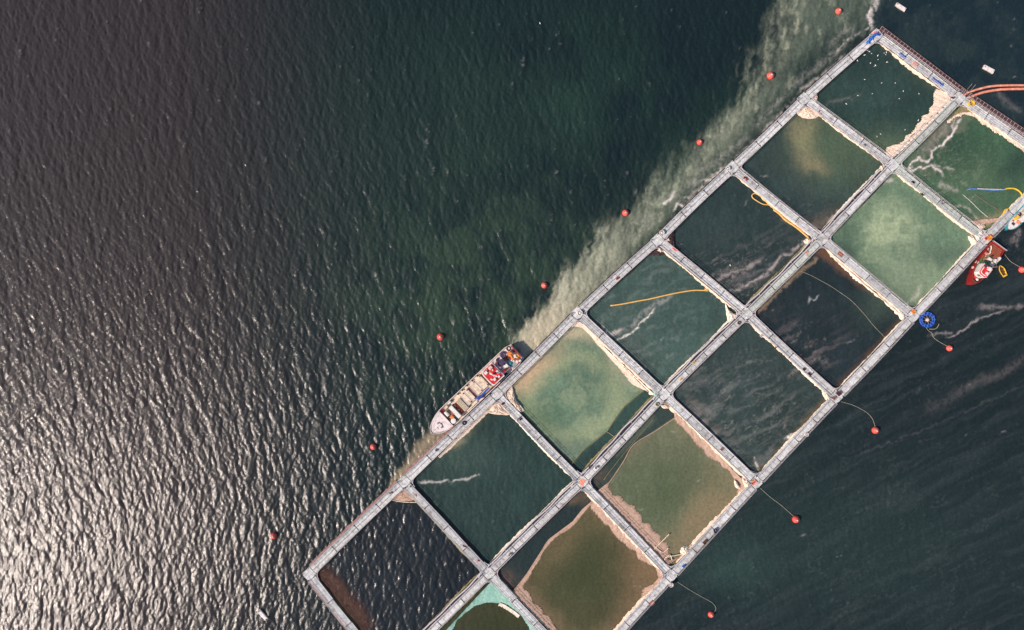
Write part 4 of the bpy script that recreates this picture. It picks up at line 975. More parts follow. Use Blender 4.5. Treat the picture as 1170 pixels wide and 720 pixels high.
# gear well behind the foredeck
F.box('well_deck', 24.3, 33.5, -11, 9.8, 1.3, 1.42, 'khaki')
F.box('winch_base', 25.5, 29.5, -6.5, -1.5, 1.42, 1.9, 'steel')
b_ = MB(); b_.tube([F.f(27.5, -7, 2.1), F.f(27.5, -1, 2.1)], .36, 10); b_.build('winch_drum', M['pinkw'], F.root)
b_ = MB(); b_.lathe(F.f(25.5, -9.3, 1.42), [(.4, 0), (.42, .2), (.3, .3), (.1, .3)], 12); b_.build('rope_coil', M['red'], F.root)
b_ = MB(); b_.lathe(F.f(27.4, 7.2, 1.42), [(.62, 0), (.62, .7), (.5, .8), (.1, .85)], 16); b_.build('tank', M['white'], F.root)
F.box('machinery_box', 27, 30.5, 1, 4.6, 1.42, 2.1, 'orange'); F.box('machinery_box', 30.6, 32.8, -1.5, 2.4, 1.42, 1.9, 'brick'); F.box('machinery_box', 24.6, 26.6, 2.2, 4.8, 1.42, 2.0, 'purple')
F.box('locker', 30, 34, -11.4, -8.6, 1.42, 2.3, 'cream'); F.box('locker', 29.5, 32.5, 6.3, 9.6, 1.42, 1.9, 'dark'); F.box('locker', 36, 40, -12, -10.2, 1.42, 2.2, 'white')
F.box('white_container', 33.8, 38.4, -7.6, 9.2, 1.35, 3.0, 'white', taper=.97)
hc = F.box('hatch_coaming', 39.2, 43.6, -6.4, 8.0, 1.35, 1.7, 'brick')
for k in range(4): F.box('machinery_box', 39.8 + (k % 2) * 1.4, 41.2 + (k % 2) * 1.2, -5.4 + k * 3.2, -3.2 + k * 3.2, 1.7, 2.0, 'orange' if k % 2 else 'cream')
cv = F.box('hatch_cover', 44.2, 50.6, -7, 8.2, 1.35, 2.25, 'cream')
for k in range(5): F.box('rib', 44.9 + k * 1.25, 45.2 + k * 1.25, -6.8, 8.0, 2.25, 2.31, 'khaki', parent=cv)
F.box('hatch_step', 43.2, 44.4, -6.5, 7.8, 1.35, 1.6, 'khaki')
for k, (a0, a1) in enumerate(((51.6, 57.8), (58.4, 63.4), (67.4, 75.2), (75.8, 84.6))):
    cv = F.box('hatch_cover', a0, a1, -8.6 if k < 2 else -10.0, 6.6 if k < 2 else 5.2, 1.35, 1.95, 'cream')
    F.box('lip', a0 - .1, a0 + .45, -8.8 if k < 2 else -10.2, 6.8 if k < 2 else 5.4, 1.35, 2.02, 'pinkw', parent=cv)
    for t_ in ((-7.6, 5.4) if k < 2 else (-9, 4)):
        F.box('lifting_lug', a1 - 1.6, a1 - .4, t_ - .6, t_ + .6, 1.95, 2.15, 'dark', parent=cv)
F.box('gutter', 63.6, 67.2, -9, 5.6, 1.35, 1.45, 'side')
F.box('side_rail_box', 46, 62, 8.8, 10.4, 1.35, 1.75, 'cream'); F.box('side_rail_box', 52, 62, 10.0, 11.2, 1.35, 1.6, 'khaki')
F.box('hatch_beam', 85.2, 86.2, -10, 7.5, 1.35, 2.3, 'wood'); F.box('orange_step', 86.4, 88.2, -9.5, 6.8, 1.35, 1.75, 'orange')
for a in (42, 52, 58.5, 66, 74, 82): 
    for t_ in (-11.2,): 
        b_ = MB(); b_.lathe(F.f(a, t_, 1.35), [(.12, 0), (.12, .4), (.22, .44), (.16, .55)], 8); b_.build('vent', M['dark'], F.root)
# blue loading crane folded along the starboard side
cr = F.box('crane_base', 64.2, 67.8, 6.2, 9.2, 1.35, 2.7, 'blue')
b_ = MB(); b_.lathe(F.f(66, 7.7, 2.7), [(.42, 0), (.42, .5), (.3, .6)], 14); b_.build('crane_turret', M['blue'], F.root)
b_ = MB()
e0, e1 = F.f(66, 7.9, 3.2), F.f(83.5, 7.3, 3.5)
for dy, dz in ((-.22, 0), (.22, 0), (0, .35)): b_.tube([e0 + Vector((0, dy, dz)), e1 + Vector((0, dy * .5, dz * .5))], .06, 5)
for k in range(9):
    p0 = e0.lerp(e1, k / 9); p1 = e0.lerp(e1, (k + 1) / 9); b_.tube([p0 + Vector((0, -.22, 0)), p1 + Vector((0, .2, 0))], .04, 4); b_.tube([p0 + Vector((0, .22, 0)), p1 + Vector((0, 0, .32))], .04, 4)
b_.build('crane_boom', M['blue'], F.root)
F.box('boom_box', 74, 79, 6.6, 8.4, 3.3, 3.7, 'blue'); F.box('crane_cab', 66.4, 68.4, 8.6, 10.2, 1.9, 3.0, 'white')
b_ = MB(); b_.tube([F.f(68, 10.2, 1.6), F.f(92, 9.8, 1.8)], .12, 6); b_.build('cargo_pipe', M['steel'], F.root)
b_ = MB(); b_.tube([F.f(70, 11.0, 1.9), F.f(104, 10.8, 1.9)], .09, 6); b_.build('cargo_pipe', M['brick'], F.root)
# wheelhouse
WZ = 3.55
wh = [(88.6, -9.5), (87.9, -6), (87.9, 5), (88.8, 8.8), (104.5, 8.8), (104.5, -11.2), (91, -11.2)]
b_ = MB(); b_.prism([tuple(F.f(a, t_, 0))[:2] for a, t_ in wh], 1.3, WZ); wl_ = b_.build('wheelhouse', M['pinkw'], F.root)
def scaled(pl, k, c0=(96.5, -1)): return [(c0[0] + (a - c0[0]) * k, c0[1] + (t_ - c0[1]) * k) for a, t_ in pl]
b_ = MB(); b_.prism([tuple(F.f(a, t_, 0))[:2] for a, t_ in scaled(wh, 1.07)], WZ, WZ + .12); b_.build('roof_rim', M['white'], wl_)
b_ = MB(); b_.prism([tuple(F.f(a, t_, 0))[:2] for a, t_ in scaled(wh, .93)], WZ + .12, WZ + .3); b_.build('roof', M['red'], wl_)
for k in range(7):
    t_ = -8.2 + k * 2.5; F.box('window', 87.6, 87.9, t_ - .9, t_ + .9, 2.5, 3.3, 'glass', parent=wl_)
for k in range(5): F.box('window', 91 + k * 2.6, 92.8 + k * 2.6, 8.8, 9.0, 2.5, 3.3, 'glass', parent=wl_)
for nm_, a, t_, w_, d_, z_, mt in (('roof_box', 92, -7.5, 3.6, 3.4, .6, 'white'), ('roof_box', 94.2, 4.6, 2.8, 2.8, .5, 'white'), ('roof_box', 99.8, 5.6, 2.4, 2.2, .4, 'white'), ('roof_box', 99.5, -8, 4.2, 3.4, .5, 'cream'),
                             ('radar_base', 96.5, -1, 2.6, 2.2, .8, 'red'), ('roof_box', 102.3, 1.0, 2.6, 4.4, .5, 'pinkw'), ('roof_hatch', 91.2, 2.2, 1.8, 2.2, .2, 'cream'), ('roof_hatch', 96, 6.8, 1.6, 1.4, .25, 'maroon')):
    F.box(nm_, a - w_ / 2, a + w_ / 2, t_ - d_ / 2, t_ + d_ / 2, WZ + .3, WZ + .3 + z_, mt, parent=wl_)
b_ = MB(); b_.tube([F.f(96.5, -1, 4.5), F.f(96.5, -1, 7.0)], .09, 6); b_.tube([F.f(96.5, -6, 6.0), F.f(96.5, 4, 6.0)], .05, 5); b_.build('mast', M['white'], F.root)
b_ = MB(); b_.box(F.f(96.5, -1, 5.4), (.2, 1.5, .14), rz=.5); b_.build('radar_scanner', M['white'], F.root)
b_ = MB()
for a, t_ in scaled(wh, 1.05): b_.tube([F.f(a, t_, WZ), F.f(a, t_, WZ + .8)], .03, 4)
b_.tube([F.f(a, t_, WZ + .8) for a, t_ in scaled(wh, 1.05)], .035, 4, closed=True); b_.build('roof_rail', M['rail'], wl_)
# behind the wheelhouse: boat deck, funnel, dark openings
F.box('boat_deck', 105.0, 116.1, -11.2, 7.6, 1.35, 3.0, 'pinkw'); fn = MB(); fn.lathe(F.f(111, -4, 3.0), [(.85, 0), (.8, 1.1), (.84, 1.2), (.6, 1.22), (.55, .9), (0, .9)], 18); fn.build('funnel', M['purple'], F.root)
F.box('life_raft', 106.5, 109.5, -10.4, -8.6, 3.0, 3.6, 'white'); F.box('life_raft', 110.5, 113.0, -10.6, -8.8, 3.0, 3.5, 'dark'); F.box('skylight', 106.2, 109, -2.6, 1.6, 3.0, 3.3, 'greyg'); F.box('locker', 113, 115.6, .5, 4.6, 3.0, 3.6, 'white')
F.box('locker', 106.5, 109.2, 3.4, 6.6, 3.0, 3.5, 'red'); F.box('locker', 110.2, 112.6, 4.0, 6.8, 3.0, 3.4, 'hulldark'); F.box('stair', 104.8, 108.4, 8.2, 10.4, 1.35, 2.1, 'dark')
b_ = MB(); b_.prism([tuple(F.f(a, t_, 0))[:2] for a, t_ in [(116.2, -11.6), (116.2, 10.4), (126, 10.4), (132.6, 8.6), (132.6, -9.8), (126, -11.6)]], 1.3, 2.3); b_.build('poop_deck', M['pinkw'], F.root)
F.box('aft_deck', 117, 124, -1.0, 10.4, 2.3, 2.44, 'greyg'); b_ = MB(); b_.lathe(F.f(118.5, 4, 2.4), [(.36, 0), (.36, .5), (.2, .6)], 12); b_.build('capstan', M['teal'], F.root)
b_ = MB(); b_.lathe(F.f(119.5, -8.5, 2.3), [(.75, 0), (.8, .4), (.5, .6), (.2, .5)], 14); b_.build('net_drum', M['purple'], F.root)
F.box('hatch', 119.5, 122.5, -4.4, -.8, 2.3, 2.74, 'dark'); F.box('winch', 116.6, 119.5, -4.6, -1.4, 2.3, 2.94, 'brick')
# stern gear
b_ = MB(); b_.lathe(F.f(126, -3.6, 2.3), [(.5, 0), (.45, 1.2), (.6, 1.3), (.5, 1.6)], 12); b_.build('crane_pedestal', M['orange'], F.root)
b_ = MB(); b_.tube([F.f(126, -3.6, 3.9), F.f(124.5, 2.8, 4.2)], .2, 6); b_.tube([F.f(124.5, 2.8, 4.2), F.f(129.5, 7.5, 3.2)], .15, 6); b_.build('crane_arm', M['orange'], F.root)
F.box('crane_counterweight', 123.6, 128.4, -7.0, -2.4, 2.9, 3.5, 'orange', rz=.3); F.box('machinery_box', 129.5, 132, 1.2, 5.4, 2.3, 3.04, 'yellow'); F.box('machinery_box', 127.5, 129.5, 4.6, 7.8, 2.3, 2.84, 'orange')
b_ = MB(); b_.tube([F.f(129, -9.4, 2.4) + Vector((math.cos(q_) * .42, math.sin(q_) * .42, 0)) for q_ in [k * math.pi / 6 for k in range(12)]], .14, 6, closed=True); b_.build('tyre', M['dark'], F.root)
F.box('locker', 130.5, 132.5, -6.4, -2, 2.3, 2.84, 'maroon'); F.box('locker', 127.4, 130, 8.2, 10.2, 2.3, 2.84, 'white'); F.box('fish_bin', 124.4, 126.6, 6.2, 9.2, 2.3, 2.84, 'pinkw'); F.box('fish_bin', 121.6, 123.2, -7.6, -5.6, 2.3, 2.74, 'white')
F.box('stern_rail', 132.6, 133.4, -9.6, 8.6, 2.3, 3.14, 'red')
rs = random.Random(41)
for k in range(26):      # loose bins, buoys, hoses and bags crowding the after decks
    a_, t2 = rs.uniform(117, 131), rs.uniform(-9.5, 9); F.box('fish_bin', a_, a_ + rs.uniform(.8, 2.2), t2, t2 + rs.uniform(.8, 2.0), 2.3, rs.uniform(2.5, 2.9), rs.choice(['white', 'cream', 'orange', 'pinkw', 'red', 'hulldark', 'greyg', 'yellow', 'dark']), rz=rs.uniform(-.4, .4))
for k in range(14):
    a_, t2 = rs.uniform(105.6, 114.5), rs.uniform(-10, 6); F.box('deck_box', a_, a_ + rs.uniform(.7, 1.6), t2, t2 + rs.uniform(.7, 1.8), 3.0, rs.uniform(3.15, 3.5), rs.choice(['white', 'greyg', 'red', 'white', 'purple', 'cream', 'maroon']), rz=rs.uniform(-.4, .4))
for k in range(12):
    a_, t2 = rs.uniform(89.5, 103), rs.uniform(-9.5, 7.2); F.box('roof_fitting', a_, a_ + rs.uniform(.6, 1.8), t2, t2 + rs.uniform(.6, 1.8), WZ + .3, WZ + rs.uniform(.42, .8), rs.choice(['white', 'pinkw', 'white', 'salmon', 'cream']), rz=rs.uniform(-.2, .2))
for k in range(16):
    a_, t2 = rs.uniform(24.8, 42.5), rs.uniform(-10, 9); F.box('deck_box', a_, a_ + rs.uniform(.7, 1.5), t2, t2 + rs.uniform(.7, 1.5), 1.42, rs.uniform(1.6, 2.0), rs.choice(['white', 'brick', 'dark', 'pinkw', 'orange', 'steel']), rz=rs.uniform(-.4, .4))
for k in range(9):
    t_ = MB(); t_.tube([Vector((math.cos(q_) * .38, 0, math.sin(q_) * .38)) for q_ in [j * math.pi / 5 for j in range(10)]], .13, 5, closed=True)
    o = t_.build('tyre_fender', M['dark'], F.root); o.location = F.f(30 + k * 11.5, 12.5, .9)
SHIP = F; F.root.scale = (1, 1, .8)

# ---- red fishing boat on the right
F = Frame((1108, 325.5), (1140.5, 281), 'fishing_boat', 'red fishing boat with brick red stern deck moored below the right hand platform', 'boat', z=1.2)
def rhalf(x):
    if x < 30: return 9.8 * max(0.0, 1 - ((30 - x) / 30) ** 1.9) ** .75
    return 9.8 - max(0, x - 42) * .12
hull(F, rhalf, 0, 55, 0, 1.0, -1, 'khaki', 'hullred', bul=.5, sheer=lambda x: max(0, (22 - x) / 22) * .6, bulmat='hullred', thick=.22)
b_ = MB(); b_.prism([tuple(F.f(a, t_, 0))[:2] for a, t_ in outline(rhalf, 4.5, 12, 0, inset=1.6)], .95, 1.25); b_.build('bow_deck', M['red'], F.root)
b_ = MB(); b_.prism([tuple(F.f(a, t_, 0))[:2] for a, t_ in outline(rhalf, .3, 5.5, 0, inset=.2)], 1.5, 2.0); b_.build('stem_plate', M['wood'], F.root)
b_ = MB(); b_.lathe(F.f(9, 2.4, 1.25), [(.3, 0), (.3, .4), (.12, .5)], 12); b_.build('capstan', M['white'], F.root)
b_ = MB(); b_.tube([F.f(a, t_, 1.25) for a, t_ in outline(rhalf, 7.0, 32, 0, inset=3.6)[:61]], .14, 6); b_.tube([F.f(a, t_, 1.25) for a, t_ in outline(rhalf, 7.0, 32, 0, inset=3.6)[61:]], .14, 6); b_.build('deck_hose', M['green'], F.root)
wp = [(12, -3.5), (13.5, -5.6), (25, -6), (25, 5.8), (13.5, 5.4), (11.4, 3)]
b_ = MB(); b_.prism([tuple(F.f(a, t_, 0))[:2] for a, t_ in wp], 1.0, 3.2); cabin = b_.build('wheelhouse', M['white'], F.root)
b_ = MB(); b_.prism([tuple(F.f(18 + (a - 18) * .92, t_ * .92, 0))[:2] for a, t_ in wp], 3.2, 3.34); b_.build('roof', M['red'], cabin)
b_ = MB(); b_.tube([F.f(18 + (a - 18) * .7, t_ * .75, 3.42) for a, t_ in wp], .1, 5, closed=True); b_.build('roof_stripe', M['white'], cabin)
rs = random.Random(5)
for k in range(30):
    a_, t2 = rs.uniform(14, 41), rs.uniform(-9, 8.4)
    if a_ < 25 and -6.5 < t2 < 6: continue
    F.box('deck_box', a_, a_ + rs.uniform(.7, 2.2), t2, t2 + rs.uniform(.6, 1.7), 1.0, rs.uniform(1.15, 1.6), rs.choice(['maroon', 'khaki', 'hullred', 'dark', 'pinkw', 'brick', 'green', 'wood', 'salmon']), rz=rs.uniform(-.5, .5))
for k in range(4): F.box('window', 11.6, 11.9, -2.9 + k * 1.6, -1.7 + k * 1.6, 2.2, 2.9, 'glass', parent=cabin)
F.box('roof_box', 20.5, 23.5, -.5, 3.0, 3.34, 3.9, 'white', parent=cabin); F.box('roof_box', 15.5, 18, .6, 3.0, 3.34, 3.7, 'pinkw', parent=cabin); F.box('roof_box', 21, 24, -5, -2.6, 3.34, 3.7, 'purple', parent=cabin)
b_ = MB(); b_.tube([F.f(23.5, .5, 3.3), F.f(23.5, .5, 6.0)], .07, 6); b_.tube([F.f(23.5, .5, 5.6), F.f(38, 1.5, 3.4)], .06, 5); b_.build('mast_and_boom', M['steel'], F.root)
F.box('exhaust_box', 25.5, 28.2, 2.2, 6.4, 1.0, 2.2, 'white'); F.box('winch', 26.5, 29.5, -4.5, .6, 1.0, 1.9, 'khaki')
b_ = MB(); b_.tube([F.f(28.5, -3.4, 1.9), F.f(28.5, 1.4, 1.9)], .32, 8); b_.build('winch_drum', M['green'], F.root)
b_ = MB(); b_.lathe(F.f(31.2, -.2, 1.0), [(.34, 0), (.34, .8), (.1, .85)], 12); b_.build('barrel', M['green'], F.root)
F.box('crate', 31, 35, 3.6, 8.6, 1.0, 1.6, 'cream'); F.box('crate', 34.8, 37.6, -1.4, 3, 1.0, 1.6, 'pinkw'); F.box('crate', 36, 40, 5.2, 9.4, 1.0, 1.7, 'white'); F.box('crate', 29.8, 32.4, 1.8, 3.2, 1.0, 1.5, 'orange'); F.box('crate', 28.6, 31, 5.6, 8.8, 1.0, 1.4, 'wood')
F.box('crate', 33, 36.5, -8.6, -5.4, 1.0, 1.5, 'brick'); F.box('crate', 38, 40.6, -7.8, -5.2, 1.0, 1.5, 'salmon'); F.box('crate', 24, 27, -9.6, -7.4, 1.0, 1.4, 'pinkw'); F.box('crate', 17, 19, -9.6, -8, 1.0, 1.4, 'cream'); F.box('crate', 40.5, 44.5, 7.4, 10.0, 1.0, 1.7, 'white')
b_ = MB(); b_.prism([tuple(F.f(a, t_, 0))[:2] for a, t_ in [(40.6, -9.6), (40.6, 9.4), (53.6, 8.8), (53.6, -8.8)]], .97, 1.06); b_.build('stern_deck', M['brick'], F.root)
for k in range(6): F.box('deck_plank', 41 + k * 2.1, 41.3 + k * 2.1, -8.6, 8.2, 1.06, 1.1, 'wood')
b_ = MB(); b_.tube(smooth_path([F.f(a, t_, 1.2) for a, t_ in ((36, -4.5), (39, -5), (42, -2.6), (44.5, -3.5), (47.6, -4.6), (49.8, -6.6), (47.5, -8.2), (44.6, -7))], 5), .13, 6); b_.build('hose', M['white'], F.root, smooth=True)
b_ = MB()
for k in range(13):
    t_ = -9.4 + k * 1.55; b_.tube([F.f(54.4, t_, 1.4), F.f(54.4, t_, 2.0)], .04, 4)
b_.tube([F.f(54.4, -9.6, 2.0), F.f(54.4, 9.4, 2.0)], .06, 5); b_.build('stern_rail', M['rail'], F.root)

# ---- dinghy
F = Frame((1142.2, 303.5), (1148.6, 315.8), 'dinghy', 'small open dinghy with yellow gunwale floating behind the red boat', 'dinghy', z=.4)
def dhalf(x):
    if x < 7: return 3.3 * max(0.0, 1 - ((7 - x) / 7) ** 2) ** .7
    return 3.3 - (x - 7) * .12
hull(F, dhalf, 0, 13.8, 0, .18, -1, 'wood', 'hulldark', bul=.32, bulmat='yellow', thick=.12)
for a in (4.4, 8.0, 11.4): F.box('thwart', a, a + 1.1, -2.6, 2.6, .34, .38, 'wood')
F.box('transom_box', 12.2, 13.4, -1.2, 1.2, .38, .62, 'yellow')

# ---- white and teal boat cut by the right edge
F = Frame((1151.5, 262), (1177.5, 235.5), 'small_boat', 'white decked boat with turquoise bow partly cut by the right edge', 'boat', z=.9)
def whalf(x):
    if x < 14: return 6.6 * max(0.0, 1 - ((14 - x) / 14) ** 2.2) ** .6
    return 6.6
hull(F, whalf, -2, 40, 0, .7, -1, 'white', 'teal', bul=.32, bulmat='teal', thick=.16)
b_ = MB(); b_.prism([tuple(F.f(a, t_, 0))[:2] for a, t_ in outline(whalf, 1.2, 14, 0, inset=1.0)], .68, 1.0); b_.build('foredeck', M['white'], F.root)
F.box('yellow_box', 12.5, 18, -4.6, -1.4, .7, 1.5, 'yellow'); F.box('pink_box', 11.5, 14.5, .6, 4.2, .7, 1.3, 'salmon'); F.box('cabin', 15.5, 22, -.4, 4.8, .7, 1.9, 'white'); F.box('hatch', 7, 9.6, -2, 1.6, 1.0, 1.12, 'purple')
b_ = MB(); b_.tube([F.f(20.5, -3, 1.0) + Vector((math.cos(q_) * .42, math.sin(q_) * .42, 0)) for q_ in [k * math.pi / 6 for k in range(12)]], .15, 6, closed=True); b_.build('tyre', M['dark'], F.root)
F.box('locker', 10.2, 11.6, -3.8, -1.8, .7, 1.1, 'brick'); F.box('console', 24, 28, -2.6, 3, .7, 1.8, 'cream')
for k in range(5): F.box('cleat', 6 + 5 * k, 6.8 + 5 * k, 4.9, 5.5, .98, 1.12, 'steel')

# ------------------------------------------------------------------ gear standing on the walkways
def tub(x, y, lab, mat='white', r=.55, h=.6, lid=False):
    p_ = P(x, y, DZ + .4); r_ = empty('tub', lab, 'tub', (p_.x, p_.y, DZ + .06))
    b_ = MB(); b_.lathe((0, 0, 0), [(r * .85, 0), (r, h), (r * 1.08, h + .02), (r * .9, h + .03), (r * .75, .1), (0, .08)], 16); b_.build('bin', M[mat], r_)
    b_ = MB(); b_.blob((0, 0, .1), (r * .72, r * .72, h * (.9 if lid else .5)), int(x), n=10, rough=.2); b_.build('contents', M['white' if lid else 'steel'], r_)
def crate(x, y, lab, mat, w=.9, l=.9, h=.5, ang=.77, inner='dark'):
    p_ = P(x, y, DZ + .3); r_ = empty('crate', lab, 'crate', (p_.x, p_.y, DZ + .06), ang)
    b_ = MB()
    for sg in (-1, 1):
        b_.box((sg * (l / 2 - .04), 0, h / 2), (.08, w - .001, h)); b_.box((0, sg * (w / 2 - .04), h / 2), (l - .16, .08, h))
    b_.box((0, 0, .03), (l - .16, w - .16, .06)); b_.build('crate_walls', M[mat], r_)
    for k in range(3):
        o = MB().box((0, 0, 0), (l * .84, .16, .05)).build('slat', M[mat if k != 1 else inner], r_); o.location = (0, (k - 1) * w * .28, h * .8)
def coil(x, y, lab, mat='dark', r=.38, n=3):
    p_ = P(x, y, DZ + .2); r_ = empty('rope_coil', lab, 'rope coil', (p_.x, p_.y, DZ + .08))
    for k in range(n):
        b_ = MB(); b_.tube([Vector((math.cos(q_) * (r - .03 * k), math.sin(q_) * (r - .03 * k), .06 + k * .1)) for q_ in [j * math.pi / 8 for j in range(16)]], .06, 5, closed=True); b_.build('loop', M[mat], r_, smooth=True)
def tyre(x, y, lab, r=.36):
    p_ = P(x, y, DZ + .2); r_ = empty('tyre', lab, 'tyre', (p_.x, p_.y, DZ + .08))
    b_ = MB(); b_.tube([Vector((math.cos(q_) * r, math.sin(q_) * r, .12)) for q_ in [j * math.pi / 10 for j in range(20)]], .14, 7, closed=True); b_.build('rubber', M['dark'], r_, smooth=True)
    b_ = MB(); b_.lathe((0, 0, .03), [(r * .6, 0), (r * .5, .05), (0, .05)], 12); b_.build('rim', M['steel'], r_)
def pile(x, y, lab, mat, a=.9, b2=.4, h=.45, ang=.77, seed=1, n=3, cat='net pile', name='net_pile'):
    p_ = P(x, y, DZ + .3); r_ = empty(name, lab, cat, (p_.x, p_.y, DZ + .05), ang); rr = random.Random(seed)
    for k in range(n):
        t_ = (k + .5) / n - .5; b_ = MB(); b_.blob((0, 0, 0), (a / n * 1.25, b2 * rr.uniform(.7, 1.1), h * rr.uniform(.6, 1)), seed * 7 + k, n=11, rz=rr.uniform(0, 3), rough=.45)
        o = b_.build('bunch', M[mat], r_, cover=[2.0] * len(b_.v)); o.location = (t_ * a * 2, rr.uniform(-.12, .12), 0)
tub(662.5, 357.5, 'white tub on the platform where the silt plume is widest', lid=True)
tub(756, 266, 'white tub right above the dark net bunches', lid=True)
tub(831.5, 192.5, 'white tub on the platform above the looped yellow hose', r=.45, lid=True)
tub(766.5, 668, 'white tub on the lower right walkway near the bottom edge', r=.5, lid=True)
tub(921.5, 496.5, 'small white tub on the outer walkway below the maroon crate', r=.4, lid=True)
tub(674, 534, 'round grey tub nearest the red mat', 'steel', .34); tub(681, 534.5, 'white bowl beside the grey tub above the red mat', 'white', .3)
tub(1109.5, 118.5, 'bright yellow bin beside the salmon pipes', 'yellow', .62, .7)
tub(817.5, 606.5, 'dark grey tub on the lower right walkway beside the rusty frames', 'purple', .48)
tub(582, 634, 'small white tub on the middle walkway near the turquoise net', 'white', .28)
coil(498.5, 514.5, 'small grey rope coil on the outer walkway left of the ship bow', 'steel', .28)
coil(751, 454 + 8, 'olive rope coil on the middle walkway below the pale green net heap', 'net_olive', .4)
coil(844.5, 369, 'brownish rope coil just below the bright white net triangle', 'wood', .35)
coil(1055, 222, 'dark rope coil on the walkway above the milky cage', 'dark', .3); coil(1077, 231.5, 'dark flat rope coil on the walkway left of the white heaps', 'steel', .42)
tyre(530.5, 483.5, 'black tyre lying on the outer walkway beside the ship')
pile(706, 318, 'small brick red rope pile on the outer walkway above the plume', 'brick', .45, .3, .35, seed=3)
pile(852.5, 203.5, 'maroon rope heap on the walkway above the loop hose', 'hullred', .55, .3, .35, ang=-.7, seed=4)
pile(446.5, 563.5, 'small brownish red heap on the outer walkway above the tan triangle', 'side', .4, .2, .25, seed=5)
pile(470, 555, 'dark heap at the top of the walkway beside the tan triangle', 'dark', .3, .25, .3, seed=6)
pile(475, 566, 'pinkish heap on the walkway right of the tan triangle', 'salmon', .3, .2, .2, ang=-.7, seed=7)
pile(574.5, 461.5, 'round red brown heap between the two cream net heaps', 'brick', .38, .34, .35, n=2, seed=8)
pile(547.5, 641, 'small red heap on the walkway above the turquoise net', 'red', .25, .22, .3, n=2, seed=9)
pile(530.5, 624.5, 'small red brown gear on the walkway beside the dark corner cage', 'brick', .4, .2, .25, ang=-.8, seed=10)
pile(595, 479, 'dark gear on the walkway right of the ship stern heaps', 'maroon', .3, .25, .3, n=2, seed=11)
pile(997, 43, 'long bright blue net pile at the topmost corner', 'bluenet', 1.7, .42, .5, ang=.75, seed=12, n=5)
pile(1031.5, 63.5, 'small blue net pile on the end walkway nearest the top corner', 'bluenet', .8, .42, .4, ang=-.5, seed=13)
pile(1071.5, 93.5, 'long blue net pile on the end walkway near the salmon pipes', 'bluenet', 1.5, .4, .4, ang=-.5, seed=14, n=5)
pile(1004.5, 39, 'dark blue bundle right at the topmost corner', 'blue', .4, .3, .4, ang=-.6, seed=15, n=2)
pile(1001, 36.5, 'pink and red bundle at the very top corner', 'salmon', .6, .3, .4, ang=.2, seed=16, n=3)
crate(1045.5, 73.5, 'pink box on the end walkway between the two blue piles', 'salmon', .7, 1.1, .4, -.6, 'pinkw')
crate(1044, 356, 'orange box on the platform beside the blue ring', 'orange', .9, .8, .4, .8, 'salmon')
crate(1130.5, 271.5, 'orange box on the platform above the red boat', 'orange', .95, .95, .5, .8, 'yellow')
crate(1127, 272.5, 'small red box left of the orange box above the red boat', 'red', .5, .5, .4, .8)
pile(1119, 269, 'bright white gear pile on the platform left of the orange box', 'white', .9, .8, .5, seed=17, n=3)
crate(958.5, 449.5, 'maroon crate on the platform above the arched mooring rope', 'hulldark', .9, .9, .5, .75, 'maroon')
crate(953.5, 455, 'brownish crate diagonal to the maroon crate', 'side', .7, .8, .35, .75, 'wood'); crate(919, 422, 'small maroon crate on the walkway leading up left from the maroon crate platform', 'maroon', .45, .6, .3, -.75)
crate(925, 427.5, 'second small brown crate on that walkway closer to the platform', 'wood', .45, .8, .3, -.75)
crate(861.5, 551.5, 'pinkish pallet on the platform beside the two white heaps', 'salmon', .9, 1.3, .25, .7, 'brick'); crate(825, 513.5, 'small brown pallet on the walkway above the two white heaps', 'side', .7, .5, .25, -.75, 'wood')
crate(806.5, 620.5, 'rusty frame stack on the outer walkway above the blue tarp', 'wood', 1.1, 1.0, .4, .8, 'dark')
crate(745, 689.5, 'brown pallet on the outer walkway at the bottom edge', 'brick', .8, 1.0, .25, .8, 'salmon')
crate(960.5, 290.5, 'red pallet on the walkway beside the rusty edged net', 'brick', .6, 1.2, .2, -.7, 'salmon'); crate(922, 288.5, 'tan red pallet on the middle walkway above the black cage', 'salmon', .5, .8, .2, .77, 'orange')
pile(1044, 208, 'small black heap on the walkway under the foam meander', 'dark', .4, .22, .4, ang=-.6, seed=18, n=2)
pile(781.8, 646.5, 'light blue tarp beside the lowest right platform', 'bluenet', .4, .35, .4, seed=19, n=2, cat='tarp', name='tarp')
pile(793.5, 414.5, 'yellow rope heap nearest the white net triangle', 'yellow', .45, .28, .3, seed=20, n=2)
pile(778, 433.5, 'yellow rope heap nearest the pale green net heap', 'yellow', .35, .2, .25, seed=21, n=2)
pile(937, 129, 'dark gear at the top of the walkway beside the tan heap', 'brick', .5, .3, .3, ang=-.7, seed=22, n=3)
pile(772, 284.5, 'red gear strip on the walkway below the dark net bunches', 'red', .7, .25, .25, ang=-.72, seed=23, n=3)
pile(888, 397, 'small maroon gear on the walkway right of the white net triangle', 'maroon', .3, .2, .2, seed=24, n=2)
pile(1153, 241, 'small maroon heap on the walkway beside the yellow hose', 'hulldark', .28, .2, .25, seed=25, n=2)
pile(1089.5, 111, 'dark cable heap left of the salmon pipe ends', 'dark', .3, .3, .4, seed=26, n=2)
crate(988, 166, 'small steel box on the walkway left of the crumpled cream net', 'steel', .35, .5, .3, -.65); crate(870, 396 - 12, 'small pink box on the walkway below the white net triangle', 'pinkw', .4, .6, .2, -.7)

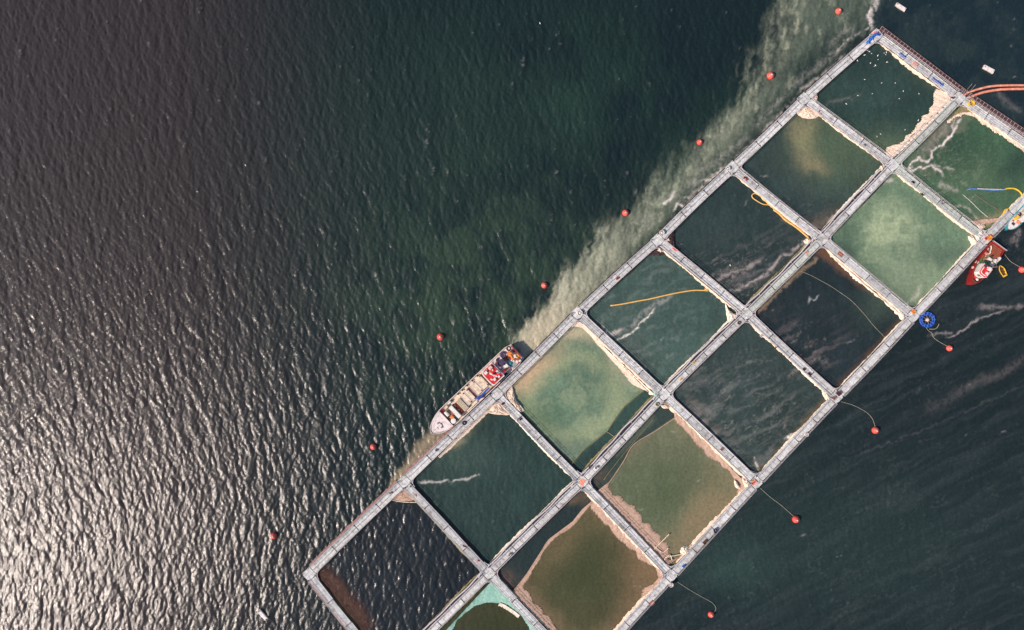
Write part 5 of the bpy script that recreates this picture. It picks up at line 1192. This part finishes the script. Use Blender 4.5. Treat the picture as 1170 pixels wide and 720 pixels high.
# ------------------------------------------------------------------ gulls on the water of the topmost cage
pts = [(203, 48), (280, 63), (322, 20), (302, 82), (375, 58), (245, 160), (345, 180), (425, 180), (472, 228), (448, 273), (290, 243), (137, 303), (205, 255), (560, 400), (483, 455), (338, 480), (317, 495), (563, 243), (172, 470)]
gp = [(940 + x / 5.144, 60 + y / 5.144) for x, y in pts] + [(960 + x / 12, 20 + y / 12) for x, y in ((230, 595), (410, 630), (515, 580), (600, 490), (630, 482), (620, 512), (395, 470), (425, 497), (368, 458), (640, 615), (330, 520), (480, 660))]
def make_gull():
    r_ = empty('gull', 'tiny white gull floating in the topmost cage', 'gull', (0, 0, 0), 0, 'gulls floating in the topmost cage')
    b_ = MB(); b_.tube([(-.24, 0, .1), (-.14, 0, .12), (0, 0, .13), (.12, 0, .14), (.18, 0, .2), (.24, 0, .27), (.3, 0, .27)], [.03, .08, .12, .1, .05, .055, .02], 8); b_.build('body', M['gull'], r_, smooth=True)
    for sg in (-1, 1):
        b_ = MB(); b_.add([(.1, sg * .05, .2), (.04, sg * .16, .19), (-.16, sg * .13, .17), (-.34, sg * .03, .16), (-.1, sg * .03, .24)], [(0, 1, 4), (1, 2, 4), (2, 3, 4), (3, 0, 4)]); b_.build('wing', M['gullgrey' if sg < 0 else 'gull'], r_)
    b_ = MB(); b_.tube([(.29, 0, .265), (.36, 0, .25)], [.02, .006], 5); b_.build('beak', M['yellow'], r_)
    return r_
g0 = make_gull()
for i, (x, y) in enumerate(gp):
    g_ = g0 if i == 0 else copy_tree(g0)
    g_.location = P(x, y) + Vector((0, 0, .02)); g_.rotation_euler = (0, 0, random.uniform(0, 6.28)); s_ = random.uniform(.5, .85); g_.scale = (s_, s_, s_)
for x, y, lab in ((617, 27, 'white gull shape added for a whitecap streak on open green water near the top'), (281, 189, 'lone white gull on the brownish rippled water upper left'), (834, 303, 'lone white gull in the cage with the looped hose')):  # the first is a gull mesh standing in for a streak of foam
    g_ = copy_tree(g0); g_.location = P(x, y) + Vector((0, 0, .1)); g_.scale = (.8, .8, .8); g_['label'] = lab
